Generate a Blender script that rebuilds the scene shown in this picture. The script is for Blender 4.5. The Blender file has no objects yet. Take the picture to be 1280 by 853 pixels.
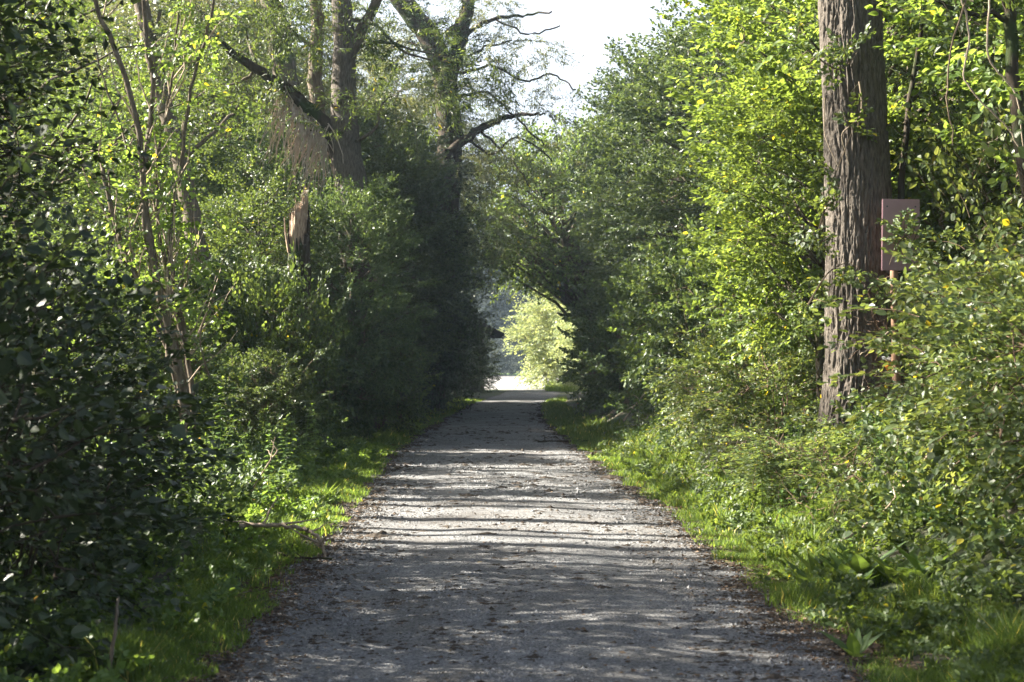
import bpy, math, random
import numpy as np
from mathutils import Vector, Matrix
PI = math.pi
C = bpy.context.scene.collection
sc = bpy.context.scene

# ------------------------------------------------------------------ camera, sky, sun, exposure
FPX = 2000.0                                   # focal length in pixels of the 1280 px wide photograph
CAMH = 1.6
cd = bpy.data.cameras.new('camera'); cam = bpy.data.objects.new('camera', cd); C.objects.link(cam)
cd.sensor_width = 36; cd.lens = FPX / 1280 * 36
cam.location = (0, 0, CAMH)
cam.rotation_euler = (math.radians(90) + math.atan(25 / FPX), 0, 0)
cd.clip_start = 0.1; cd.clip_end = 3000
cd.dof.use_dof = True; cd.dof.focus_distance = 20.0; cd.dof.aperture_fstop = 4.5
sc.camera = cam
SUN_EL, SUN_AZ = math.radians(33), math.radians(-77)   # azimuth measured from the view axis (+Y), negative = left
sdir = Vector((math.sin(SUN_AZ) * math.cos(SUN_EL), math.cos(SUN_AZ) * math.cos(SUN_EL), math.sin(SUN_EL)))
w = bpy.data.worlds.new('World'); sc.world = w; w.use_nodes = True
nt = w.node_tree; bg = nt.nodes['Background']
sky = nt.nodes.new('ShaderNodeTexSky'); sky.sky_type = 'NISHITA'; sky.sun_disc = False
sky.sun_elevation = SUN_EL; sky.sun_rotation = SUN_AZ
sky.air_density = 0.8; sky.dust_density = 6.0; sky.ozone_density = 1.0
# thin high cloud veiling part of the sky
tcw = nt.nodes.new('ShaderNodeTexCoord'); cn = nt.nodes.new('ShaderNodeTexNoise'); cn.inputs['Scale'].default_value = 1.6; cn.inputs['Detail'].default_value = 5
nt.links.new(tcw.outputs['Generated'], cn.inputs['Vector'])
sx = nt.nodes.new('ShaderNodeSeparateXYZ'); nt.links.new(tcw.outputs['Generated'], sx.inputs[0])
ma = nt.nodes.new('ShaderNodeMath'); ma.operation = 'MULTIPLY_ADD'; nt.links.new(cn.outputs['Fac'], ma.inputs[0]); ma.inputs[1].default_value = -.5; nt.links.new(sx.outputs['Z'], ma.inputs[2])
cr = nt.nodes.new('ShaderNodeValToRGB'); cr.color_ramp.elements[0].position = .12; cr.color_ramp.elements[1].position = .40
cr.color_ramp.elements[0].color = (.92, .92, .92, 1); cr.color_ramp.elements[1].color = (0, 0, 0, 1)
nt.links.new(ma.outputs[0], cr.inputs[0])
cm = nt.nodes.new('ShaderNodeMixRGB'); nt.links.new(cr.outputs[0], cm.inputs[0]); nt.links.new(sky.outputs[0], cm.inputs[1]); cm.inputs[2].default_value = (5.0, 5.5, 6.2, 1)
nt.links.new(cm.outputs[0], bg.inputs[0]); bg.inputs[1].default_value = 0.035
sl = bpy.data.lights.new('sun', 'SUN'); sun = bpy.data.objects.new('sun', sl); C.objects.link(sun)
sl.energy = 5.0; sl.angle = math.radians(0.55); sl.color = (1.0, 0.93, 0.80)
sun.rotation_euler = sdir.to_track_quat('Z', 'Y').to_euler()
sc.view_settings.view_transform = 'Standard'; sc.view_settings.look = 'None'
sc.view_settings.exposure = 2.95; sc.view_settings.gamma = 1.0
sc.render.engine = 'CYCLES'
cy = sc.cycles
cy.max_bounces = 6; cy.diffuse_bounces = 4; cy.glossy_bounces = 2; cy.transmission_bounces = 4
cy.volume_bounces = 0; cy.transparent_max_bounces = 4
cy.caustics_reflective = False; cy.caustics_refractive = False
cy.use_denoising = True
cy.sample_clamp_indirect = 4.0

HAZE = 0.00045

# ------------------------------------------------------------------ numpy helpers
def nrm(a): return a / np.maximum(np.linalg.norm(a, axis=-1, keepdims=True), 1e-9)

def hash2(ix, iy, seed):
    n = (ix.astype(np.int64) * 374761393 + iy.astype(np.int64) * 668265263 + seed * 974634777) & 0x7fffffff
    n = ((n ^ (n >> 13)) * 1274126177) & 0x7fffffff
    n = (n ^ (n >> 16)) & 0xffff
    return n / 65535.0

def vnoise(x, y, seed=0):
    x = np.asarray(x, float); y = np.asarray(y, float)
    ix = np.floor(x); iy = np.floor(y); fx = x - ix; fy = y - iy
    fx = fx * fx * (3 - 2 * fx); fy = fy * fy * (3 - 2 * fy)
    a = hash2(ix, iy, seed); b = hash2(ix + 1, iy, seed); c = hash2(ix, iy + 1, seed); d = hash2(ix + 1, iy + 1, seed)
    return (a * (1 - fx) + b * fx) * (1 - fy) + (c * (1 - fx) + d * fx) * fy

def fbm(x, y, seed=0, o=4):
    s = 0; a = .5; t = 0
    for i in range(o):
        s = s + a * vnoise(np.asarray(x) * 2 ** i, np.asarray(y) * 2 ** i, seed + i * 17); t += a; a *= .5
    return s / t

def sstep(a, b, x):
    t = np.clip((x - a) / (b - a), 0, 1); return t * t * (3 - 2 * t)

class MB:
    """collects triangles with one random value per vertex and links them as ONE mesh"""
    def __init__(s): s.v = []; s.f = []; s.r = []; s.n = 0
    def add(s, v, f, r=0.5):
        v = np.asarray(v, float).reshape(-1, 3); f = np.asarray(f, np.int64).reshape(-1, 3)
        s.v.append(v); s.f.append(f + s.n)
        s.r.append(np.full(len(v), r) if np.isscalar(r) else np.asarray(r, float)); s.n += len(v)
    def mesh(s, name, mat, smooth=False):
        me = bpy.data.meshes.new(name)
        v = np.concatenate(s.v); f = np.concatenate(s.f); r = np.concatenate(s.r)
        me.vertices.add(len(v)); me.vertices.foreach_set('co', v.astype(np.float32).ravel())
        me.loops.add(len(f) * 3); me.loops.foreach_set('vertex_index', f.astype(np.int32).ravel())
        me.polygons.add(len(f)); me.polygons.foreach_set('loop_start', np.arange(0, len(f) * 3, 3, dtype=np.int32))
        if smooth: me.polygons.foreach_set('use_smooth', np.ones(len(f), bool))
        else: me.polygons.foreach_set('use_smooth', np.zeros(len(f), bool))
        a = me.attributes.new('rnd', 'FLOAT', 'POINT'); a.data.foreach_set('value', r.astype(np.float32))
        me.materials.append(mat); me.update(calc_edges=True)
        return me
    def build(s, name, mat, parent=None, smooth=False):
        return link(name, s.mesh(name, mat, smooth), parent)

def link(name, me, parent=None):
    o = bpy.data.objects.new(name, me); C.objects.link(o)
    if parent: o.parent = parent
    return o

def tag(o, label=None, cat=None, group=None, kind=None):
    if label: o['label'] = label
    if cat: o['category'] = cat
    if group: o['group'] = group
    if kind: o['kind'] = kind
    return o

def empty(name, loc=(0, 0, 0), rz=0):
    o = bpy.data.objects.new(name, None); C.objects.link(o); o.location = loc; o.rotation_euler = (0, 0, rz)
    o.empty_display_size = .1
    return o

def tube(mb, pts, rad, sides=6, r=0.5, cap=True):
    pts = np.asarray(pts, float); rad = np.asarray(rad, float); k = len(pts)
    t = nrm(np.gradient(pts, axis=0))
    ref = np.array([1., 0, 0]) if abs(t[0][0]) < .8 else np.array([0, 1., 0])
    u = nrm(ref - (t @ ref)[:, None] * t); v = np.cross(t, u)
    a = np.arange(sides) / sides * 2 * PI
    ring = pts[:, None, :] + rad[:, None, None] * (np.cos(a)[None, :, None] * u[:, None, :] + np.sin(a)[None, :, None] * v[:, None, :])
    V = ring.reshape(-1, 3)
    i = np.arange(k - 1)[:, None] * sides; j = np.arange(sides)[None, :]; j2 = (j + 1) % sides
    A = (i + j).ravel(); B = (i + j2).ravel(); Cc = (i + sides + j2).ravel(); D = (i + sides + j).ravel()
    F = np.concatenate([np.stack([A, B, Cc], 1), np.stack([A, Cc, D], 1)])
    if cap:
        V = np.concatenate([V, pts[-1:] + t[-1:] * rad[-1] * .5]); n = len(V) - 1
        e = (k - 1) * sides
        F = np.concatenate([F, np.stack([e + np.arange(sides), e + (np.arange(sides) + 1) % sides, np.full(sides, n)], 1)])
    mb.add(V, F, r)

def curve(p0, p1, rng, sag=0.0, wob=.06, k=6, d0=None):
    p0 = np.asarray(p0, float); p1 = np.asarray(p1, float); L = np.linalg.norm(p1 - p0)
    t = np.linspace(0, 1, k)[:, None]
    if d0 is None: mid = (p0 + p1) / 2 + rng.normal(0, wob * L, 3); mid[2] += sag * L
    else: mid = p0 + np.asarray(d0, float) * L * .5
    p = (1 - t) ** 2 * p0 + 2 * t * (1 - t) * mid + t * t * p1
    p[1:-1] += rng.normal(0, wob * L * .25, (k - 2, 3))
    return p

def leaves(mb, P, D, N, L, W, r, hi=False):
    P = np.asarray(P); n = len(P); D = nrm(D); N = nrm(N - (N * D).sum(1, keepdims=True) * D); S = np.cross(D, N)
    L = L[:, None]; W = W[:, None]
    if not hi:
        V = np.stack([P, P + D * L * .42 + S * W * .5 + N * W * .12, P + D * L - N * L * .12, P + D * L * .42 - S * W * .5 + N * W * .12], 1)
        F = np.array([[0, 1, 2], [0, 2, 3]])
    else:
        q = lambda a, b, c: P + D * L * a + S * W * b + N * (W * c - L * .20 * a * a)
        V = np.stack([P, q(.34, 0, -.05), q(.70, 0, -.03), q(1, 0, 0), q(.16, .34, .05), q(.45, .50, .10), q(.78, .27, .04),
                      q(.16, -.34, .05), q(.45, -.50, .10), q(.78, -.27, .04)], 1)
        F = np.array([[0, 4, 1], [4, 5, 1], [5, 2, 1], [5, 6, 2], [6, 3, 2], [0, 1, 7], [7, 1, 8], [8, 1, 2], [8, 2, 9], [9, 2, 3]])
    k = V.shape[1]
    F = (F[None] + (np.arange(n) * k)[:, None, None]).reshape(-1, 3)
    mb.add(V.reshape(-1, 3), F, np.repeat(r, k))

# ------------------------------------------------------------------ ground shape
def pcx(y):    # centre line of the path
    return np.interp(y, [0, 8, 12, 16, 22, 28, 36, 46, 60, 80, 100, 130], [.15, .12, .04, 0, -.22, -.38, -.5, -.46, -.15, 1.0, 1.5, 1.6])
def phw(y):    # its half width
    return np.interp(y, [0, 8, 12, 16, 22, 28, 46, 80, 100], [1.78, 1.76, 1.72, 1.76, 1.72, 1.72, 1.4, 1.35, 1.5])
def H(x, y):
    x = np.asarray(x, float); y = np.asarray(y, float)
    d = x - pcx(y)
    dr = d - phw(y); dl = -d - phw(y)
    near = 1 - sstep(32, 60, y)
    far = 1 - sstep(70, 84, y)
    h = sstep(.35, 2.8, dr) * (.25 + .75 * near) * far + sstep(.3, 3.2, dl) * (.2 + .25 * near) * far
    h = h + (fbm(x * .9, y * .9, 3) - .5) * .22 * sstep(.3, 1.2, np.maximum(dr, dl)) * far
    h = h + (fbm(x * 4, y * 4, 9) - .5) * .05 * sstep(-.05, .4, np.maximum(dr, dl))
    return h

# ------------------------------------------------------------------ materials
def mat(name):
    m = bpy.data.materials.new(name); m.use_nodes = True
    return m, m.node_tree, m.node_tree.nodes['Principled BSDF']
def lk(t, a, b): t.links.new(a, b)
def noise(t, scale, detail=4, vec=None, rough=.6):
    n = t.nodes.new('ShaderNodeTexNoise'); n.inputs['Scale'].default_value = scale; n.inputs['Detail'].default_value = detail
    n.inputs['Roughness'].default_value = rough
    if vec: lk(t, vec, n.inputs['Vector'])
    return n
def ramp(t, fac, stops):
    r = t.nodes.new('ShaderNodeValToRGB'); lk(t, fac, r.inputs[0])
    e = r.color_ramp.elements
    while len(e) < len(stops): e.new(.5)
    for q, (p, c) in zip(e, stops): q.position = p; q.color = (*c, 1)
    return r

def leaf_mat(name, dark, mid, lite, trans=.42, rough=.46, tr_gain=1.9, odd=None, spec=.5, tb_=.55):
    def ds(c):
        l = .3 * c[0] + .6 * c[1] + .1 * c[2]; return (c[0] * .80 + l * .24, c[1] * .84 + l * .12, c[2] * .85 + l * .17)
    dark, mid, lite = ds(dark), ds(mid), ds(lite)
    m, t, p = mat(name)
    at = t.nodes.new('ShaderNodeAttribute'); at.attribute_name = 'rnd'
    oi = t.nodes.new('ShaderNodeObjectInfo')
    st = [(0, dark), (.5, mid), (.93, lite)]
    if odd: st.append((.985, odd))
    r = ramp(t, at.outputs['Fac'], st)
    hs = t.nodes.new('ShaderNodeHueSaturation')
    mr = t.nodes.new('ShaderNodeMapRange'); lk(t, oi.outputs['Random'], mr.inputs[0]); mr.inputs[3].default_value = .8; mr.inputs[4].default_value = 1.2
    mh = t.nodes.new('ShaderNodeMapRange'); lk(t, oi.outputs['Random'], mh.inputs[0]); mh.inputs[3].default_value = .49; mh.inputs[4].default_value = .51
    lk(t, mr.outputs[0], hs.inputs['Value']); lk(t, mh.outputs[0], hs.inputs['Hue']); lk(t, r.outputs[0], hs.inputs['Color'])
    lk(t, hs.outputs[0], p.inputs['Base Color']); p.inputs['Roughness'].default_value = rough
    p.inputs['Specular IOR Level'].default_value = spec
    tb = t.nodes.new('ShaderNodeBsdfTranslucent')
    g = t.nodes.new('ShaderNodeMixRGB'); g.blend_type = 'MULTIPLY'; g.inputs[0].default_value = 1
    lk(t, hs.outputs[0], g.inputs[1]); g.inputs[2].default_value = (tr_gain * 1.25, tr_gain * 1.08, tr_gain * tb_, 1)
    lk(t, g.outputs[0], tb.inputs[0])
    mx = t.nodes.new('ShaderNodeMixShader'); mx.inputs[0].default_value = trans
    lk(t, p.outputs[0], mx.inputs[1]); lk(t, tb.outputs[0], mx.inputs[2])
    lk(t, mx.outputs[0], t.nodes['Material Output'].inputs[0])
    return m

def bark_mat(name, c1, c2, sc_=12, moss=None, bump=.6):
    m, t, p = mat(name)
    tc = t.nodes.new('ShaderNodeTexCoord'); mp = t.nodes.new('ShaderNodeMapping'); mp.inputs['Scale'].default_value = (1, 1, .18)
    lk(t, tc.outputs['Object'], mp.inputs[0])
    n = noise(t, sc_, 6, mp.outputs[0], .65)
    r = ramp(t, n.outputs['Fac'], [(.3, c1), (.68, c2)])
    out = r.outputs[0]
    if moss:
        n2 = noise(t, 1.7, 5, tc.outputs['Object'])
        r2 = ramp(t, n2.outputs['Fac'], [(.5, (0, 0, 0)), (.6, (1, 1, 1))])
        mx = t.nodes.new('ShaderNodeMixRGB'); lk(t, r2.outputs[0], mx.inputs[0]); lk(t, out, mx.inputs[1]); mx.inputs[2].default_value = (*moss, 1)
        out = mx.outputs[0]
    lk(t, out, p.inputs['Base Color']); p.inputs['Roughness'].default_value = .9; p.inputs['Specular IOR Level'].default_value = .15
    b = t.nodes.new('ShaderNodeBump'); b.inputs['Strength'].default_value = bump; b.inputs['Distance'].default_value = .03
    lk(t, n.outputs['Fac'], b.inputs['Height']); lk(t, b.outputs[0], p.inputs['Normal'])
    return m

M = {}
M['hazel'] = leaf_mat('hazel_leaf', (.024, .055, .012), (.048, .095, .018), (.085, .15, .024), odd=(.30, .27, .03))
M['dogwood'] = leaf_mat('dogwood_leaf', (.026, .062, .020), (.045, .092, .028), (.075, .13, .036), rough=.44, tr_gain=1.6)
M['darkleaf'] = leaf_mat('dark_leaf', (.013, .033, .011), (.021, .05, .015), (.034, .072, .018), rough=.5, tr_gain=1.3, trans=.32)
M['maple'] = leaf_mat('maple_leaf', (.055, .105, .014), (.072, .145, .020), (.11, .195, .03), tr_gain=2.3, odd=(.36, .33, .03), trans=.5)
M['bramble'] = leaf_mat('bramble_leaf', (.035, .075, .020), (.068, .125, .030), (.12, .18, .045), rough=.45, tr_gain=2.2, odd=(.34, .30, .03))
M['willow'] = leaf_mat('willow_leaf', (.050, .078, .034), (.075, .108, .048), (.11, .145, .06), rough=.4, tr_gain=1.6)
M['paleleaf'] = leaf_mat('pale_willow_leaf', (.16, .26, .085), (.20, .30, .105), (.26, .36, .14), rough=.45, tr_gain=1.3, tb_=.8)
M['nettle'] = leaf_mat('nettle_leaf', (.045, .11, .015), (.07, .15, .02), (.10, .19, .025), rough=.5, tr_gain=2.0, odd=(.32, .33, .04))
M['dock'] = leaf_mat('dock_leaf', (.05, .12, .015), (.07, .15, .02), (.09, .18, .02), rough=.45, tr_gain=2.0)
M['grass'] = leaf_mat('grass_blade', (.042, .10, .014), (.07, .145, .018), (.12, .20, .03), rough=.5, tr_gain=2.1, trans=.5, odd=(.35, .32, .12), spec=.3)
M['cover'] = leaf_mat('cover_leaf', (.025, .065, .015), (.042, .095, .02), (.075, .14, .025), rough=.45, tr_gain=1.8, odd=(.16, .11, .05))
M['farleaf_shaded'] = leaf_mat('far_leaf_shaded', (.010, .019, .013), (.016, .027, .018), (.022, .035, .024), rough=.9, trans=.06, tr_gain=.8, spec=.02)  # shade put into the colour: leaves darkened so the sunlit wood reads as shaded
M['litter'] = leaf_mat('dry_leaf', (.07, .045, .025), (.13, .09, .05), (.24, .18, .10), rough=.7, tr_gain=.8, trans=.2, odd=(.4, .34, .2), spec=.2)
M['bark'] = bark_mat('ridged_bark', (.04, .034, .029), (.145, .125, .105), 45, bump=.8)
M['bark_mid'] = bark_mat('grey_brown_bark', (.035, .028, .02), (.14, .115, .085), 14, moss=(.05, .065, .02))
M['bark_pale'] = bark_mat('pale_bark', (.055, .043, .032), (.17, .14, .105), 22)
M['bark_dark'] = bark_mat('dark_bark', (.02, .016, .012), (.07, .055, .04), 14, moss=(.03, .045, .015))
M['twig'] = bark_mat('twig_bark', (.06, .045, .03), (.17, .13, .09), 30, bump=.2)
M['dry'] = bark_mat('dry_wood', (.16, .125, .09), (.38, .31, .23), 40, bump=.3)
M['fibre'] = bark_mat('dead_fibre', (.26, .20, .17), (.5, .42, .36), 40, bump=.2)
M['crumb'] = bark_mat('soil_crumb', (.025, .021, .017), (.085, .068, .053), 30)
M['deadbrown'] = bark_mat('dead_brown_stem', (.07, .045, .03), (.20, .14, .10), 40, bump=.2)
M['splinter'] = bark_mat('splintered_wood', (.15, .095, .065), (.50, .38, .28), 45, bump=.8)

def path_mat():
    m, t, p = mat('gravel')
    g = t.nodes.new('ShaderNodeNewGeometry'); P = g.outputs['Position']
    n1 = noise(t, 1.1, 5, P); n2 = noise(t, 55, 4, P, .7); v = t.nodes.new('ShaderNodeTexVoronoi'); v.inputs['Scale'].default_value = 75; lk(t, P, v.inputs['Vector'])
    r = ramp(t, v.outputs['Color'], [(.12, (.072, .074, .078)), (.45, (.165, .168, .174)), (.95, (.275, .277, .28))])
    r1 = ramp(t, n1.outputs['Fac'], [(.35, (.66, .62, .58)), (.62, (1, 1, 1))])
    mx = t.nodes.new('ShaderNodeMixRGB'); mx.blend_type = 'MULTIPLY'; mx.inputs[0].default_value = 1
    lk(t, r.outputs[0], mx.inputs[1]); lk(t, r1.outputs[0], mx.inputs[2])
    # soil creeping in from the edges (vertex attribute rnd = closeness to the edge)
    at = t.nodes.new('ShaderNodeAttribute'); at.attribute_name = 'rnd'
    ad = t.nodes.new('ShaderNodeMath'); ad.operation = 'ADD'; n3 = noise(t, 3.5, 6, P, .7)
    lk(t, at.outputs['Fac'], ad.inputs[0]); lk(t, n3.outputs['Fac'], ad.inputs[1])
    r3 = ramp(t, ad.outputs[0], [(.95, (0, 0, 0)), (1.0, (1, 1, 1))]); r3.color_ramp.elements[0].position = .86
    m2 = t.nodes.new('ShaderNodeMixRGB'); lk(t, r3.outputs[0], m2.inputs[0]); lk(t, mx.outputs[0], m2.inputs[1])
    rs = ramp(t, n2.outputs['Fac'], [(.35, (.025, .02, .015)), (.7, (.10, .085, .065))]); lk(t, rs.outputs[0], m2.inputs[2])
    lk(t, m2.outputs[0], p.inputs['Base Color']); p.inputs['Roughness'].default_value = .85; p.inputs['Specular IOR Level'].default_value = .25
    b = t.nodes.new('ShaderNodeBump'); b.inputs['Distance'].default_value = .02; b.inputs['Strength'].default_value = 1
    a2 = t.nodes.new('ShaderNodeMath'); a2.operation = 'ADD'; n4 = noise(t, 14, 5, P, .75)
    lk(t, n2.outputs['Fac'], a2.inputs[0]); lk(t, n4.outputs['Fac'], a2.inputs[1])
    lk(t, a2.outputs[0], b.inputs['Height']); lk(t, b.outputs[0], p.inputs['Normal'])
    return m
M['path'] = path_mat()
def soil_mat():
    m, t, p = mat('soil')
    g = t.nodes.new('ShaderNodeNewGeometry'); P = g.outputs['Position']
    n = noise(t, 9, 8, P, .7); n1 = noise(t, .8, 4, P)
    r = ramp(t, n.outputs['Fac'], [(.3, (.018, .016, .010)), (.55, (.05, .042, .026)), (.75, (.12, .095, .06))])
    r1 = ramp(t, n1.outputs['Fac'], [(.4, (0, 0, 0)), (.6, (1, 1, 1))])
    mx = t.nodes.new('ShaderNodeMixRGB'); lk(t, r1.outputs[0], mx.inputs[0]); lk(t, r.outputs[0], mx.inputs[1]); mx.inputs[2].default_value = (.03, .055, .014, 1)
    lk(t, mx.outputs[0], p.inputs['Base Color']); p.inputs['Roughness'].default_value = .95
    b = t.nodes.new('ShaderNodeBump'); b.inputs['Distance'].default_value = .04; lk(t, n.outputs['Fac'], b.inputs['Height']); lk(t, b.outputs[0], p.inputs['Normal'])
    return m
M['soil'] = soil_mat()
def simple(name, c, rough=.7, scale=6, var=.75):
    m, t, p = mat(name)
    tc = t.nodes.new('ShaderNodeTexCoord'); n = noise(t, scale, 5, tc.outputs['Object'])
    r = ramp(t, n.outputs['Fac'], [(.3, tuple(q * var for q in c)), (.7, c)]); lk(t, r.outputs[0], p.inputs['Base Color'])
    p.inputs['Roughness'].default_value = rough
    return m
M['yard'] = simple('pale_gravel', (.24, .235, .228), .9, .6)
M['meadow'] = simple('meadow', (.11, .20, .03), .9, 2)
M['board'] = simple('faded_mauve_board', (.27, .165, .185), .5, 5, .85)
M['bolt'] = simple('bolt', (.03, .03, .03), .4)
M['post'] = simple('weathered_post', (.26, .15, .09), .85, 14, .5)
M['roof'] = simple('dark_roof', (.035, .03, .03), .8)
M['plank'] = simple('dark_plank', (.05, .04, .032), .85, 3)
M['orange'] = simple('orange_film', (.75, .28, .03), .4)
M['white'] = simple('white_film', (.7, .72, .74), .4)
def stone_mat():
    m, t, p = mat('stone'); at = t.nodes.new('ShaderNodeAttribute'); at.attribute_name = 'rnd'
    r = ramp(t, at.outputs['Fac'], [(0, (.09, .086, .082)), (.5, (.17, .172, .177)), (.9, (.275, .277, .28)), (1, (.45, .44, .43))])
    lk(t, r.outputs[0], p.inputs['Base Color']); p.inputs['Roughness'].default_value = .8
    return m
M['stone'] = stone_mat()

# ------------------------------------------------------------------ terrain
def grid(xs, ys, z):
    X, Y = np.meshgrid(xs, ys); nx = len(xs)
    V = np.stack([X, Y, z(X, Y)], -1).reshape(-1, 3)
    i = np.arange(len(ys) - 1)[:, None] * nx + np.arange(nx - 1)[None]
    i = i.ravel(); F = np.concatenate([np.stack([i, i + 1, i + nx + 1], 1), np.stack([i, i + nx + 1, i + nx], 1)])
    return V, F
xs = np.concatenate([[-900, -400, -200, -120, -80, -50, -35, -25, -18], np.arange(-14, 14.01, .14), [18, 25, 35, 50, 80, 120, 200, 400, 900]])
ys = np.concatenate([[-400, -150, -60, -30, -15, -5], np.arange(0, 50, .16), np.arange(50, 130, .6), [150, 180, 220, 280, 400, 700, 1500]])
mb = MB(); V, F = grid(xs, ys, lambda x, y: H(x, y) - .012 * (np.abs(x - pcx(y)) < phw(y) + .3)); mb.add(V, F)
tag(mb.build('ground', M['soil'], smooth=True), kind='structure')
# path: gravel sheet with a ragged edge
rng = np.random.default_rng(5)
ys = np.concatenate([np.arange(-6, 40, .06), np.arange(40, 92, .3)])
ts = np.linspace(-1, 1, 61)
Yg, Tg = np.meshgrid(ys, ts, indexing='ij')
edge = phw(Yg) + (fbm(Yg * 1.3, np.sign(Tg) * 7 + 20, 11, 5) - .5) * .42 + .06
Xg = pcx(Yg) + Tg * edge
Zg = .004 + .012 * (1 - Tg ** 2) + (fbm(Xg * 3, Yg * 3, 31, 4) - .5) * .028 - .03 * np.abs(Tg) ** 8 - .012 * np.exp(-((np.abs(Tg) - .5) / .16) ** 2)
V = np.stack([Xg, Yg, Zg + .012], -1).reshape(-1, 3); nx = len(ts)
i = (np.arange(len(ys) - 1)[:, None] * nx + np.arange(nx - 1)[None]).ravel()
F = np.concatenate([np.stack([i, i + 1, i + nx + 1], 1), np.stack([i, i + nx + 1, i + nx], 1)])
mb = MB(); mb.add(V, F, (np.abs(Tg) ** 6 * .5 + .27 * np.exp(-(Tg / .22) ** 2)).ravel())
tag(mb.build('path', M['path'], smooth=True), kind='structure')
def on_path(x, y):
    t = np.clip((x - pcx(y)) / phw(y), -1, 1)
    return .016 + .012 * (1 - t ** 2) + (fbm(x * 3, y * 3, 31, 4) - .5) * .028 - .012 * np.exp(-((np.abs(t) - .5) / .16) ** 2)
# open sunlit yard beyond the trees, with a meadow strip
mb = MB(); V, F = grid(np.linspace(-60, 60, 60), np.linspace(89, 178, 40), lambda x, y: H(x, y) * 0 + .012); mb.add(V, F)
tag(mb.build('gravel_yard', M['yard']), kind='structure')
mb = MB(); mb.add([(-300, 176, .008), (300, 176, .008), (300, 260, .016), (-300, 260, .016)], [[0, 1, 2], [0, 2, 3]])
tag(mb.build('field', M['meadow']), kind='structure')

# ------------------------------------------------------------------ sprays: one metre of leafy branch end
def make_spray(seed, ll, lw, n_side=10, droop=.25, flat=.45, side=.45, gap=.085, style='alt'):
    r = np.random.default_rng(seed)
    P, D, N, L = [], [], [], []; T = []
    ax = lambda x: np.array([x, .05 * math.sin(4 * x + seed), -droop * x * x])
    T.append((np.array([ax(x) for x in np.linspace(0, 1, 5)]), np.linspace(.008, .002, 5)))
    def leafline(p, d, length):
        n = max(2, int(length / gap)); s = 1
        for k in range(n):
            q = p + d * (k + 1) / n * length; q[2] -= droop * .5 * ((k + 1) / n * length) ** 2
            sd = np.cross([0, 0, 1.], d); sd /= np.linalg.norm(sd) + 1e-6
            for ss in ((1, -1) if style == 'opp' else (s,)):
                ld = d * .6 + sd * ss * .9 + r.normal(0, .35, 3); ld[2] -= .25 if style != 'hang' else .9
                if k == n - 1: ld = d + r.normal(0, .25, 3)
                P.append(q + r.normal(0, .012, 3)); D.append(ld); N.append(np.array([0, 0, 1.]) + r.normal(0, flat, 3)); L.append(r.uniform(.6, 1.15))
            s = -s
    for i in range(n_side):
        x = .12 + .85 * i / n_side + r.uniform(-.03, .03)
        a = (1 if i % 2 else -1) * math.radians(r.uniform(35, 65))
        d = np.array([math.cos(a), math.sin(a), r.normal(0, .22)]); d /= np.linalg.norm(d)
        ln = side * (1 - .6 * x) * r.uniform(.7, 1.2)
        p0 = ax(x); T.append((np.array([p0, p0 + d * ln * .5, p0 + d * ln - np.array([0, 0, droop * .5 * ln * ln])]), np.array([.004, .003, .0015])))
        leafline(p0, d, ln)
    leafline(ax(.8), nrm(np.array([1., 0, -droop])), .25)
    L = np.array(L)
    return dict(P=np.array(P), D=nrm(np.array(D)), N=nrm(np.array(N)), L=L * ll, W=L * lw, T=T)

SP = {
 'hazel':   [make_spray(i, .112, .085, 9, .2, .5, .45, .075) for i in range(5)],
 'bighazel':[make_spray(i + 90, .105, .080, 8, .2, .5, .42, .085) for i in range(4)],
 'maple':   [make_spray(i + 10, .115, .095, 8, .15, .3, .42, .085, 'opp') for i in range(4)],
 'dogwood': [make_spray(i + 20, .105, .066, 11, .2, .7, .45, .068, 'opp') for i in range(5)],
 'bramble': [make_spray(i + 30, .105, .076, 9, .5, .55, .38, .055) for i in range(5)],
 'willow':  [make_spray(i + 40, .13, .032, 12, .6, .9, .5, .040, 'hang') for i in range(5)],
 'far':     [make_spray(i + 50, .15, .105, 9, .25, .7, .5, .075) for i in range(4)],
}

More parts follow.
